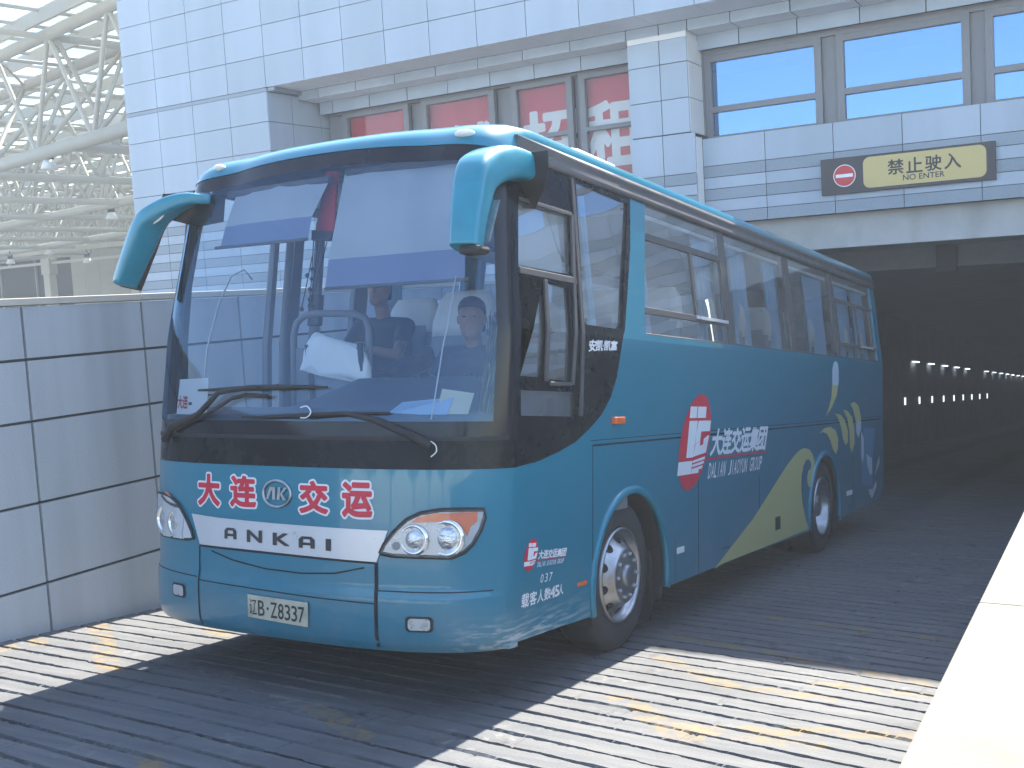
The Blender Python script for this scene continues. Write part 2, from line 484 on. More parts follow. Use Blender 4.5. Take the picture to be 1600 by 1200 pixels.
    b.inputs['Roughness'].default_value = 0.85; b.inputs['Specular IOR Level'].default_value = 0.35
    bp = t.nodes.new('ShaderNodeBump'); bp.inputs['Strength'].default_value = 0.5; bp.inputs['Distance'].default_value = 0.006
    L.new(mth('ADD', fine, mid), bp.inputs['Height']); L.new(bp.outputs[0], b.inputs['Normal'])
    return mt
M_RAMP = ramp_mat()
RX0, RX1 = -2.5, 3.72
rb = MB()
rng_ = np.random.default_rng(3)
NX = 400
xs = np.linspace(RX0, RX1, NX)
verts = []; rows = 0
pitch = 0.171; K0, K1 = -35, 48
for k in range(K0, K1):
    base = 1.709 + k*pitch
    for dy, dz in ((0.0, 0.0), (0.128, 0.003), (0.135, -0.020), (0.165, -0.021)):
        jit = np.convolve(rng_.normal(0, 0.022, NX+40), np.ones(24)/24, 'valid')[:NX] + np.convolve(rng_.normal(0, 0.0032, NX+8), np.ones(2)/2, 'valid')[:NX]*np.clip(np.convolve(rng_.normal(.6, 2.4, NX+40), np.ones(30)/30, 'valid')[:NX], .25, 2.2)
        jz = np.convolve(rng_.normal(0, 0.0015, NX+8), np.ones(5)/5, 'valid')[:NX]
        fill = (rng_.random(NX) < 0.07) * (0.014 if dz < -0.01 else 0) - (rng_.random(NX) < 0.008) * (0.008 if dz > -0.01 else 0)
        for i, x in enumerate(xs):
            y = base + dy - 0.017*(max(0, x+1.5))**2 + jit[i]
            verts.append((x, y, dz + jz[i] + fill[i]))
        rows += 1
faces = [(r*NX+i, r*NX+i+1, (r+1)*NX+i+1, (r+1)*NX+i) for r in range(rows-1) for i in range(NX-1)]
rb.add(verts, faces)
ys = 1.709 + K1*pitch - 0.25
rb.add([(RX0, ys, -0.012), (RX1, ys, -0.012), (RX1, 95, -0.012), (RX0, 95, -0.012)], [(0,1,2,3)])
yl = -4.25
rb.add([(RX0, yl, -0.012), (RX1, yl, -0.012), (RX1, -4.75, -0.012), (RX0, -4.75, -0.012)], [(3,2,1,0)])
ramp = rb.build('ramp', M_RAMP, fixn=False)
ramp.rotation_euler = (-TH, 0, 0)
tag(ramp, 'sloping concrete ramp of sawn strips with worn yellow paint', 'ramp', kind='structure')

GZ = 0.5
gb = MB()
hx0, hx1, hy0, hy1, BIG = -2.62, 4.05, -4.72, 95, 700
gb.add([(-BIG,-BIG,GZ),(BIG,-BIG,GZ),(BIG,hy0,GZ),(-BIG,hy0,GZ)], [(0,1,2,3)])
gb.add([(-BIG,hy1,GZ),(BIG,hy1,GZ),(BIG,BIG,GZ),(-BIG,BIG,GZ)], [(0,1,2,3)])
gb.add([(-BIG,hy0,GZ),(hx0,hy0,GZ),(hx0,hy1,GZ),(-BIG,hy1,GZ)], [(0,1,2,3)])
gb.add([(hx1,hy0,GZ),(BIG,hy0,GZ),(BIG,hy1,GZ),(hx1,hy1,GZ)], [(0,1,2,3)])
tag(gb.build('ground', M_GROUND, fixn=False), 'pale paved ground around the ramp', 'ground', kind='structure')

# ------------------------------------------------------------------ retaining wall on the left, parapet on the right
def slope_z(y): return -math.tan(TH)*y
w = MB()
zj = [2.215, 1.846, 1.422, 0.858, 0.296, -0.30, -0.90, -1.5, -2.1]
yj = [-5.16, -3.62, -2.64, -1.62, -0.59, 0.445, 1.475, 2.51, 3.54, 4.57, 5.6, 6.63, 7.66, 8.69, 9.72, 10.52]
w.box(-2.62, -2.53, -5.2, 10.55, -2.2, 2.2, 1)
w.box(-2.80, -2.622, -5.2, 10.55, 0.45, 2.2, 1)
for a in range(len(yj)-1):
    for c in range(len(zj)-1):
        if zj[c] < slope_z(yj[a+1]) - 0.5: continue
        w.box(-2.53, -2.5, yj[a]+0.0105, yj[a+1]-0.0105, zj[c+1]+0.010, zj[c]-0.010, 0)
wall = empty('retaining_wall', (-2.62, 2.5, 0.4), label='long grey stone clad retaining wall left of the bus with dark joints', cat='wall')
def under(o, e):
    o.parent = e; o.matrix_parent_inverse = Matrix.Translation(-e.location); return o
under(w.build('stone_cladding', [M_WALL, M_JOINT], bevel=0), wall)
c_ = MB()
for a in range(0, len(yj)-1, 2):
    c_.box(-2.82, -2.485, yj[a]+0.003, yj[min(a+2, len(yj)-1)]-0.003, 2.217, 2.265)
M_COPL = mat('wall_coping_stone', (0.50, 0.46, 0.39), 0.7, var=0.08, vscale=5)
under(c_.build('coping', M_COPL, bevel=0.004), wall)

par = empty('parapet_wall', (3.9, 2.5, 0.4), label='low parapet wall right of the ramp with sunlit cream stone top', cat='wall')
pb = MB().box(3.73, 4.1, -4.6, 10.9, -2.2, 1.148)
under(pb.build('wall_core', M_WALL), par)
pc = MB(); yy = -1.26 - 2.6*2
while yy < 10.8:
    pc.box(3.72, 4.34, max(yy, -4.9)+0.002, min(yy+2.6, 11.0)-0.002, 1.15, 1.2); yy += 2.6
under(pc.build('coping', M_COPING, bevel=0.004), par)

# ------------------------------------------------------------------ station building
bld = empty('station_building', (-4, 12, 0.5), label='pale stone clad station building with a tunnel mouth and a band of windows', cat='building')
YF, Y1, Y2, YW, YB = 10.6, 11.35, 11.8, 11.95, 11.62
def tiles(mb, Y, xs, zs, gap=0.006, th=0.03, rows=None):
    for i in range(len(xs)-1):
        for j in range(len(zs)-1):
            mi = 0 if rows is None else rows[j]
            mb.box(xs[i]+gap, xs[i+1]-gap, Y, Y+th, zs[j]+gap, zs[j+1]-gap, mi)
XJ = [-12.8, -11.945, -11.045, -10.137, -9.235, -8.365, -7.497, -6.633, -5.755, -4.872, -3.992, -3.1, -2.22, -1.315]
while XJ[-1] < 24: XJ.append(XJ[-1] + 0.9)
ZU = [5.95, 6.485, 7.015, 7.54, 8.07, 8.6, 9.0]
ub = MB(); tiles(ub, YF, XJ, ZU)
ub.box(XJ[0]+0.01, XJ[-1], YF+0.025, YF+0.5, 5.968, 8.99, 1)
ub.box(XJ[0]+0.01, XJ[-1], YF+0.5, 30, 5.97, 8.95, 1)
under(ub.build('upper_wall', [M_TILE, M_JOINT]), bld)
# left pilaster, recess side
LP = XJ[:5]
ZL = [5.88, 5.365, 4.855, 4.345, 3.72]
lb = MB(); tiles(lb, YF, LP, ZL[::-1])
zs = [3.72]; rows = []
k = 0
while zs[-1] > 0.4:
    zs.append(zs[-1] - 0.163); rows.append(1 if k % 2 == 0 else 0); k += 1
tiles(lb, YF, LP, zs[::-1], rows=rows[::-1], gap=0.005)
tiles(lb, YF, [-9.235, -8.36, -7.5, -6.6, -5.7, -4.8, -3.9, -3.0, -2.84], zs[::-1], rows=rows[::-1], gap=0.005)   # lower wall beside the ramp
lb.box(-12.79, -9.24, YF+0.025, 30, 0.3, 5.945, 2)
lb.box(-9.24, -2.84, YF+0.025, YF+0.4, 0.3, 3.70, 2)
lb.box(-12.795, -9.24, YF+0.012, YF+0.03, 5.885, 5.948, 1)
# recess side wall: courses of slabs turning the corner
RX = [(-9.235, YF+0.005), (-9.20, 11.2), (-9.13, 11.9), (-9.06, 12.4)]
for j in range(len(ZL)-1):
    for i in range(3):
        (xa, ya), (xb, yb) = RX[i], RX[i+1]
        z1, z0 = ZL[j]-0.006, ZL[j+1]+0.006
        lb.add([(xa+0.004, ya+0.006, z0), (xb+0.004, yb-0.006, z0), (xb+0.004, yb-0.006, z1), (xa+0.004, ya+0.006, z1),
                (xa-0.02, ya+0.006, z0), (xb-0.02, yb-0.006, z0), (xb-0.02, yb-0.006, z1), (xa-0.02, ya+0.006, z1)],
               [(0,1,2,3), (7,6,5,4), (0,3,7,4), (1,5,6,2), (0,4,5,1), (3,2,6,7)], 0)
lb.box(-9.235, -9.07, YF+0.03, 12.4, 5.885, 5.945, 1)
under(lb.build('pilaster', [M_TILE, M_STRIPE, M_JOINT, M_SOFFIT]), bld)
# stepped soffits and fascias
sb = MB()
FJ = [-9.55, -8.69, -7.853, -7.012, -6.169, -5.337, -4.495, -3.646, -2.70, -2.167, -1.72, -1.062, -0.189]
while FJ[-1] < 24: FJ.append(FJ[-1] + 0.88)
for i in range(len(XJ)-1):
    if XJ[i+1] > -9.2: sb.box(max(XJ[i], -9.2)+0.004, XJ[i+1]-0.004, YF+0.002, Y1, 5.953, 5.966, 2)
for i in range(len(FJ)-1):
    sb.box(max(FJ[i], -9.17)+0.008, FJ[i+1]-0.008, Y1, Y1+0.03, 5.80, 5.948, 0)
    sb.box(max(FJ[i], -9.12)+0.008, FJ[i+1]-0.008, Y1+0.004, Y2, 5.797, 5.803, 2)
GJ = [-9.6, -8.75, -7.907, -7.081, -6.236, -5.389, -4.543, -3.69, -2.84, -1.95, -1.087, -0.222]
while GJ[-1] < 24: GJ.append(GJ[-1] + 0.88)
for i in range(len(GJ)-1):
    sb.box(max(GJ[i], -9.05)+0.008, GJ[i+1]-0.008, Y2, Y2+0.03, 5.575, 5.795, 0)
sb.box(-9.1, 24, Y1+0.03, Y1+0.06, 5.81, 5.95, 1)
sb.box(-9.0, 24, Y2+0.03, Y2+0.1, 5.58, 5.795, 1)
under(sb.build('fascia', [M_TILE, M_JOINT, M_SOFFIT]), bld)
# right pilaster
rp = MB()
tiles(rp, Y1, [-2.685, -2.171, -1.735], [4.325, 4.836, 5.362, 5.72])
tiles(rp, Y1, [-2.70, -2.18, -1.661], [3.72, 4.318])
tiles(rp, Y1, [-2.70, -2.18, -1.661], zs[::-1], rows=rows[::-1], gap=0.005)
for z0, z1 in ((4.325,4.836), (4.836,5.362), (5.362,5.72)):
    rp.box(-1.76, -1.735+0.004, Y1+0.034, 11.94, z0+0.006, z1-0.006, 3)
rp.box(-1.68, -1.657, Y1+0.034, YB, 0.4, 4.25, 3)
rp.box(-2.67, -1.75, Y1+0.03, 12.2, 4.30, 5.74, 2); rp.box(-2.68, -1.68, Y1+0.03, 12.2, -1.5, 4.30, 2)
rp.box(-2.68, -1.745, Y1+0.006, 11.9, 5.72, 5.796, 3)
under(rp.build('pilaster', [M_TILE, M_STRIPE, M_JOINT, M_SOFFIT]), bld)
# striped band over the tunnel mouth
BJ = [-1.655, -0.705, 0.278, 1.214, 2.21]
while BJ[-1] < 24: BJ.append(BJ[-1] + 0.96)
ZB = [2.958, 3.134, 3.307, 3.475, 3.648, 3.818, 4.232]
bb = MB(); tiles(bb, YB, BJ, ZB, rows=[1,0,1,0,1,0], gap=0.005)
bb.box(-1.65, 24, YB+0.025, YB+0.6, 2.965, 4.22, 2)
zz = [2.958]; rr = []
while zz[-1] > 0.4: zz.append(zz[-1]-0.17); rr.append(0 if len(rr) % 2 == 0 else 1)
RB = [x for x in BJ if x > 3.9]; RB = [4.1] + RB
tiles(bb, YB, RB, zz[::-1], rows=rr[::-1], gap=0.005)
bb.box(4.12, 24, YB+0.025, YB+0.6, -2.5, 2.96, 2)
under(bb.build('striped_band', [M_TILE, M_STRIPE, M_JOINT]), bld)
# lintel, tunnel
bm_ = MB().box(-3.2, 4.2, YB+0.2, YB+0.6, 2.47, 2.96)
under(bm_.build('lintel_beam', M_BEAM, bevel=0.01), bld)
b2 = MB().box(-2.6, 3.8, 14.0, 14.5, 2.107, 2.7)
M_DBEAM = mat('dark_beam', (0.22, 0.225, 0.24), 0.85, var=0.12)
under(b2.build('ceiling_beam', M_DBEAM, bevel=0.01), bld)
b3 = MB().box(1.25, 1.55, 13.9, 14.0, 2.05, 2.45)
under(b3.build('beam_bracket', mat('bracket_black', (0.03, 0.032, 0.036), 0.7)), bld)
def hall(p): return inbus(p)
tb = MB()
def hq(a, b, c, d): tb.add([inbus(a), inbus(b), inbus(c), inbus(d)], [(0,1,2,3)])
CZ = 3.95
hq((-2.51,10.5,-0.3), (-2.51,95,-0.3), (-2.51,95,CZ), (-2.51,10.5,CZ))
hq((3.73,10.9,-0.3), (3.73,95,-0.3), (3.73,95,CZ), (3.73,10.9,CZ))
hq((-2.51,94,-0.3), (3.73,94,-0.3), (3.73,94,CZ), (-2.51,94,CZ))
hq((-2.51,12.2,CZ-0.001), (3.73,12.2,CZ-0.001), (3.73,95,CZ-0.001), (-2.51,95,CZ-0.001))
under(tb.build('tunnel_lining', M_CONC, fixn=False), bld)

def win(x0, x1, z0, z1, bars, Y, glassmat, frame=0.07, dep=0.10):
    fm = MB()
    fm.slab([[(x0,z0),(x1,z0),(x1,z1),(x0,z1)]] + [[(x0+frame,a),(x0+frame,b),(x1-frame,b),(x1-frame,a)] for a, b in bars],
            lambda u, v, d: (u, Y + d, v), dep)
    f = under(fm.build('window', M_FRAME, bevel=0.006), bld)
    g = MB()
    for a, b in bars: g.box(x0+frame-0.01, x1-frame+0.01, Y+0.05, Y+0.062, a-0.01, b+0.01)
    p = g.build('pane', glassmat); p.parent = f; p.matrix_parent_inverse = Matrix.Identity(4)
    return f
# left bays (banners behind the glass) and right bays (sky blue tinted into coated glass)
lw = [(-8.68,-7.19), (-6.92,-5.42), (-5.1,-3.95), (-3.83,-2.69)]
for a, b in lw:
    win(a, b, 3.75, 5.55, [(3.82, 4.628), (4.70, 5.47)], YW, M_CGLASS, 0.115)
rw = [(-1.70,0.07), (0.28,2.06), (2.25,4.07)]
x = 4.25
while x < 22: rw.append((x, x+1.78)); x += 1.97
for a, b in rw:
    win(a, b, 4.236, 5.50, [(4.30, 4.645), (4.735, 5.40)], YW, M_WGLASS, 0.105)
mm_ = MB()
for a, b in zip(lw[:-1], lw[1:]): mm_.box(a[1]+0.002, b[0]-0.002, YW+0.12, YW+0.25, 3.75, 5.57)
for a, b in zip(rw[:-1], rw[1:]): mm_.box(a[1]+0.002, b[0]-0.002, YW+0.06, YW+0.25, 4.2, 5.57)
mm_.box(-9.05, -8.682, YW+0.10, YW+0.25, 3.75, 5.57); mm_.box(-9.0, -2.7, YW+0.01, YW+0.2, 5.552, 5.60); mm_.box(-1.73, 24, YW+0.01, YW+0.2, 5.502, 5.60)
mm_.box(-1.75, -1.702, YW-0.01, YW+0.25, 4.2, 5.57)
under(mm_.build('mullion', M_FRAME), bld)
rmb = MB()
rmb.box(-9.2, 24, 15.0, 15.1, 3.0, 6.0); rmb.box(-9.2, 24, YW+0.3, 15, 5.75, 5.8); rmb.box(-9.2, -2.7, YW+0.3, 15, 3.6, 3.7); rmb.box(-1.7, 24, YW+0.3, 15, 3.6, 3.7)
under(rmb.build('room_lining', M_DARKROOM), bld)

# red banners behind the left windows
bnames = ['plain red banner behind the leftmost window over the bus roof', 'red banner showing the tip of a character just above the bus roof', 'red banner with the large white character \u62db', 'red banner with the large white character \u79df beside the stone pilaster']
chs = [None, '\u94fa', '\u62db', '\u79df']
for i, (a, b) in enumerate(lw):
    e = empty('window_banner', ((a+b)/2, YW+0.16, 3.8), label=bnames[i], cat='banner', group='red letting banners in the windows')
    q = MB().box(a+0.08, b-0.08, YW+0.16, YW+0.165, 3.79, 5.5)
    under(q.build('red_sheet', M_RED), e)
    if chs[i]:
        tx = MB(); x0, x1 = {1: (-6.45, -5.55), 2: (-4.95, -3.97), 3: (-3.78, -2.83)}[i]
        z0, z1 = {1: (4.05, 5.04), 2: (4.10, 5.07), 3: (4.05, 5.07)}[i]
        lettering(tx, chs[i], lambda u, v: (x0+(x1-x0)*u, YW+0.155, z0+(z1-z0)*v), bold=0.035)
        under(tx.build('lettering', M_WHITE, fixn=False), e)

# no entry sign
M_SIGNB = mat('sign_board', (0.045, 0.04, 0.045), 0.5, var=0.1)
M_SIGNY = mat('sign_yellow', (0.58, 0.455, 0.19), 0.5, var=0.05, vscale=2)
M_SIGNR = mat('sign_red', (0.55, 0.04, 0.05), 0.5)
M_BLACK = mat('sign_black', (0.03, 0.03, 0.035), 0.5)
sg = empty('no_entry_sign', (1.25, YB, 3.2), label='dark long no entry sign with yellow panel above the tunnel mouth', cat='sign')
YS = YB - 0.06
under(MB().box(0.106, 2.392, YS, YB-0.004, 3.218, 3.722).build('board', M_SIGNB, bevel=0.006), sg)
def rrect(x0, x1, z0, z1, r, n=6):
    o = []
    for cx, cz, a0 in ((x1-r, z0+r, -90), (x1-r, z1-r, 0), (x0+r, z1-r, 90), (x0+r, z0+r, 180)):
        for k in range(n+1):
            a = R(a0 + 90*k/n); o.append((cx + r*math.cos(a), cz + r*math.sin(a)))
    return o
under(MB().slab([rrect(0.69, 2.278, 3.267, 3.691, 0.09)], lambda u, v, d: (u, YS-0.004+d, v), 0.003).build('yellow_panel', M_SIGNY), sg)
circ = lambda cx, cz, r, n=40: [(cx + r*math.cos(2*math.pi*k/n), cz + r*math.sin(2*math.pi*k/n)) for k in range(n)]
under(MB().slab([circ(0.433, 3.468, 0.155)], lambda u, v, d: (u, YS-0.004+d, v), 0.003).build('symbol_rim', M_WHITE), sg)
under(MB().slab([circ(0.433, 3.468, 0.143)], lambda u, v, d: (u, YS-0.007+d, v), 0.003).build('red_disc', M_SIGNR), sg)
under(MB().box(0.315, 0.55, YS-0.010, YS-0.0075, 3.445, 3.492).build('white_bar', M_WHITE), sg)
tx = MB()
for i, ch in enumerate('\u7981\u6b62\u9a76\u5165'):
    x0 = 1.024 + i*0.2445
    lettering(tx, ch, lambda u, v: (x0 + 0.205*u, YS-0.006, 3.418 + 0.2*v), bold=0.018)
lettering(tx, 'NO ENTER', lambda u, v: (1.22+0.535*u, YS-0.006, 3.321+0.076*v), bold=0.012)
under(tx.build('lettering', M_BLACK, fixn=False), sg)

# ------------------------------------------------------------------ tunnel lamps and wall markers
M_LAMP = mat('lamp_tube', (0.9,0.9,0.9), 0.5, emit=(0.85,0.95,1.0), estr=0.8)
M_MARK = mat('glowing_marker_strip', (0.8,0.8,0.8), 0.4, emit=(0.9,0.95,1.0), estr=0.35)  # glow put into the markers, which are no lamps
M_FIX = mat('lamp_housing', (0.5,0.5,0.5), 0.5)
ly = [32.7, 35.6, 38.5, 41.4, 44.3, 50.4, 53.3, 56.2, 59.0, 61.6, 64.4, 67.2]
for i, y in enumerate(ly):
    p = inbus((-2.42, y, 2.69))
    nth = ['first','second','third','fourth','fifth','sixth','seventh','eighth','ninth','tenth','eleventh','last'][i]
    e = empty('tunnel_lamp', p, (-TH, 0, 0), 'slim white tunnel lamp, %s from the bus in the upper row' % nth, 'lamp', 'lamps along the tunnel wall')
    b = MB().box(-0.06, 0.06, -0.42, 0.42, 0.0, 0.04).build('housing', M_FIX, e)
    b = MB().box(-0.04, 0.04, -0.4, 0.4, -0.03, -0.001).build('tube', M_LAMP, e)
for i, y in enumerate([31.15, 33.6, 36.05, 38.5, 40.97, 43.4, 45.9, 48.4, 51.0]):
    p = inbus((-2.48, y, 1.27 + 0.0065*(y-31)))
    nth = ['first','second','third','fourth','fifth','sixth','seventh','eighth','last'][i]
    o = MB().box(-0.02, 0.02, -0.032, 0.032, 0.03, 0.26).build('wall_marker', M_MARK)
    o.location = p; o.rotation_euler = (-TH, 0, 0)
    tag(o, 'small upright white wall marker, %s from the bus in the lower row' % nth, 'marker', 'markers along the tunnel wall')

# ------------------------------------------------------------------ steel canopy behind the wall, far left
can = empty('steel_canopy', (-23, 17, 0.5), label='white tubular steel canopy with a glass roof beyond the retaining wall', cat='canopy')
D = Vector((0.975, -0.222, 0)).normalized(); E_ = Vector((0.222, 0.975, 0)).normalized(); O = Vector((-23, 17, 0))
def cp(d, e, z): return tuple(O + D*d + E_*e + Vector((0, 0, z)))
DM0, DM1 = -64, 8.5
webs = 0
for ti in range(5):
    e0 = ti*9.0
    bc = MB().tube([cp(DM0, e0, 7), cp(DM1, e0, 7)], 0.20, 12); under(bc.build('bottom_chord', M_STEEL), can)
    for s in (0.0, 2.4):
        tc_ = MB().tube([cp(DM0, e0+s-0.2, 10.1), cp(DM1, e0+s-0.2, 10.1)], 0.17, 12); under(tc_.build('top_chord', M_STEEL), can)
    wb = MB(); d = DM1 - 1.0; k = 0
    while d > DM0 + 3.5:
        node = cp(d - 1.75, e0, 7)
        for s in (-0.2, 2.2):
            wb.tube([cp(d, e0+s, 10.1), node], 0.07, 6, cap=False); wb.tube([node, cp(d-3.5, e0+s, 10.1)], 0.07, 6, cap=False)
        wb.tube([cp(d, e0-0.2, 10.1), cp(d, e0+2.2, 10.1)], 0.06, 6, cap=False)
        wb.tube([cp(d, e0-0.2, 10.1), cp(d-3.5, e0+2.2, 10.1)], 0.05, 6, cap=False)
        d -= 3.5
    under(wb.build('web_bracing', M_STEEL), can)
d = 0.6
while d > DM0 + 2:
    cb = MB()
    cb.tube([cp(d, 0, 7.0), cp(d, 40, 7.0)], 0.14, 8); cb.tube([cp(d, -3, 10.0), cp(d, 40, 10.0)], 0.09, 8)
    e = 0.0
    while e < 38:
        cb.tube([cp(d, e, 10.0), cp(d, e+1.5, 7.0)], 0.075, 6, cap=False); cb.tube([cp(d, e+1.5, 7.0), cp(d, e+3.0, 10.0)], 0.075, 6, cap=False); e += 3.0
    under(cb.build('cross_truss', M_STEEL), can); d -= 7.0
M_ROOFG = bpy.data.materials.new('canopy_glass'); M_ROOFG.use_nodes = True
t = M_ROOFG.node_tree; t.nodes.clear()
o_ = t.nodes.new('ShaderNodeOutputMaterial'); mx = t.nodes.new('ShaderNodeMixShader'); tr = t.nodes.new('ShaderNodeBsdfTransparent'); tl = t.nodes.new('ShaderNodeBsdfTranslucent')
df = t.nodes.new('ShaderNodeBsdfDiffuse'); m2 = t.nodes.new('ShaderNodeMixShader')
tr.inputs[0].default_value = (0.74, 0.84, 0.83, 1); tl.inputs[0].default_value = (0.20, 0.225, 0.215, 1); df.inputs[0].default_value = (0.5, 0.52, 0.5, 1)
g_ = t.nodes.new('ShaderNodeNewGeometry'); mr = t.nodes.new('ShaderNodeMapRange'); mr.inputs[1].default_value = 0.30; mr.inputs[2].default_value = 0.34; mr.inputs[3].default_value = 0.30; mr.inputs[4].default_value = 0.97
t.links.new(g_.outputs['Random Per Island'], mr.inputs[0]); t.links.new(mr.outputs[0], mx.inputs[0])
m2.inputs[0].default_value = 0.3
t.links.new(tl.outputs[0], m2.inputs[1]); t.links.new(df.outputs[0], m2.inputs[2])
t.links.new(tr.outputs[0], mx.inputs[1]); t.links.new(m2.outputs[0], mx.inputs[2]); t.links.new(mx.outputs[0], o_.inputs[0])
rg = MB(); pf = MB()
d = DM1
while d > DM0:
    e = -4.0
    while e < 42:
        if random.random() < 0.93:
            rg.add([cp(d-0.06, e+0.06, 11.1), cp(d-1.69, e+0.06, 11.1), cp(d-1.69, e+1.94, 11.1), cp(d-0.06, e+1.94, 11.1)], [(0,1,2,3)])
        e += 2.0
    pf.tube([cp(d, -4, 10.95), cp(d, 42, 10.95)], 0.06, 5); d -= 1.75
e = -4.0
while e < 43:
    a0, a1, a2, a3 = cp(DM0, e-0.05, 10.6), cp(DM1, e-0.05, 10.6), cp(DM1, e+0.05, 10.6), cp(DM0, e+0.05, 10.6)
    pf.add([a0, a1, a2, a3] + [(p[0], p[1], 11.0) for p in (a0, a1, a2, a3)], [(3,2,1,0), (4,5,6,7), (0,1,5,4), (1,2,6,5), (2,3,7,6), (3,0,4,7)]); e += 2.0
under(rg.build('roof_glass', M_ROOFG, fixn=False), can)
under(pf.build('roof_purlin', M_STEEL), can)
# columns under the cross beams
for x_, y_ in [(-61.712, 46.0), (-53.086, 46.0)] + [(-71.584, 46.0)]:
    cb = MB().box(x_-0.32, x_+0.32, y_-0.3, y_+0.3, GZ, 5.3).box(x_-0.45, x_+0.45, y_-0.34, y_+0.34, 5.3, 6.4)
    under(cb.build('column', M_STEEL, bevel=0.03), can)
tz = [6.732, 7.041, 5.981, 6.158]
cb = MB().box(-95, -36, 45.9, 46.1, tz[0], tz[1]).box(-95, -36, 45.9, 46.1, tz[2], tz[3])
for q in range(-94, -36, 4): cb.tube([(q, 46, tz[3]), (q+.7, 46, tz[0])], 0.08, 6)
under(cb.build('tie_beam', M_STEEL), can)
# low hall wall at the back of the canopy
hw = empty('hall_front', (-70, 52, GZ), label='low beige hall front with dark glass doors under the canopy', cat='building')
M_BEIGE = tile_mat('beige_stone', (0.27, 0.255, 0.22), 0.05, 0.06)
M_HGLASS = mat('dark_hall_glass', (0.010, 0.012, 0.018), 0.5, spec=0.12, var=0.3, vscale=0.5)
xa = [-67.327, -67.034, -61.867, -60.506]
hb = MB()
zq = [0.5, 1.5, 2.5, 3.5, 4.5, 5.5, 6.5, 7.5, 8.5, 9.5, 10.5]
xq = list(np.arange(xa[1], -20, 1.6))
tiles(hb, 52, xq, zq, gap=0.012, th=0.05); hb.box(xa[1], -20, 52.04, 53, 0.5, 10.5)
hb.box(-130, xa[1], 52.02, 53, 6.9, 10.8)
under(hb.build('stone_wall', M_BEIGE), hw)
hg = MB().box(-120, xa[1]-0.05, 52.4, 52.5, 0.5, 6.9)
under(hg.build('glass_front', M_HGLASS), hw)
q = xa[1]-0.1
while q > -120: under(MB().box(q-0.12, q, 52.25, 52.42, 0.5, 6.9).build('door_frame', M_FRAME), hw); q -= 4.4
# floodlights clamped under the chords
M_FLOOD = mat('floodlight_black', (0.03,0.03,0.035), 0.5); M_FLG = mat('floodlight_lens', (0.75,0.78,0.78), 0.2)
fl = [('hanging under the nearest big chord', (-23.777, 17.298, 6.8), 1.0),
      ('right of the second chord beside the stone building', (-35.9, 29.735, 6.75), 1.1),
      ('above the beige hall wall column', (-58.986, 44.0, 6.809), 1.2),
      ('low at the left edge over the dark doors', (-63.047, 44.0, 6.446), 1.2),
      ('low over the beige hall wall', (-55.298, 44.0, 6.011), 1.2)]
for txt, p, s in fl:
    e = empty('floodlight', p, (0, 0, 0.3), 'small black floodlight ' + txt, 'floodlight', 'floodlights under the canopy')
    b = MB().tube([(0,0,0.45*s), (0.02*s,0,0.28*s), (0.16*s,0,0.18*s)], 0.03*s, 6).tube([(0,0,0.2*s),(0,0,0.02*s)], [0.13*s, 0.15*s], 12)
    b.build('bracket', M_FLOOD, e)
    MB().tube([(0,0,0.0),(0.0,0,-0.28*s)], [0.15*s, 0.26*s], 14).build('reflector', M_FLG, e)

# what stands beyond the frame and shows in the panes: a white railing right of the ramp, unseen dark trees added to darken the reflections
rlg = empty('white_railing', (5.6, 5, GZ), label='white tubular steel railing right of the ramp in front of the station wall', cat='railing')
for k in range(3): under(MB().tube([(5.6, 2.3, GZ+.45+.28*k), (5.6, 10.4, GZ+.45+.28*k)], .03, 8).build('rail', M_STEEL), rlg)
for k in range(5): under(MB().tube([(5.6, 2.4+1.95*k, GZ), (5.6, 2.4+1.95*k, GZ+1.05)], .04, 8).build('post', M_STEEL), rlg)
M_LEAF = mat('dark_foliage', (0.035, 0.055, 0.025), 0.8, var=0.4, vscale=1.0); M_BARK = mat('bark', (0.08, 0.06, 0.045), 0.9)
rt = np.random.default_rng(11)
for k in range(9):
    x, y, h = -34 + 9.2*k + rt.uniform(-2, 2), -46 + rt.uniform(-4, 4), rt.uniform(7.5, 10.5)
    e = empty('reflection_tree', (x, y, GZ), label='dark green tree added out of view across the paving to darken what the panes mirror', cat='tree', group='unseen trees added to darken reflections')
    MB().tube([(0,0,0),(.1,0,h*.3),(0,.1,h*.55)], [.28,.2,.1], 8).build('trunk', M_BARK, e)
    m_ = MB()
    for q in range(420):
        d_ = Vector(rt.normal(0, 1, 3)).normalized()*rt.uniform(.35, 1)**.5
        c = Vector((d_.x*4.4, d_.y*4.0, h*.6 + d_.z*h*.38)); u = Vector(rt.normal(0, 1, 3)).normalized()*.55; w2_ = u.orthogonal().normalized()*.4
        m_.add([c-u, c+w2_, c+u, c-w2_], [(0,1,2,3)])
    m_.build('crown', M_LEAF, e, fixn=False)

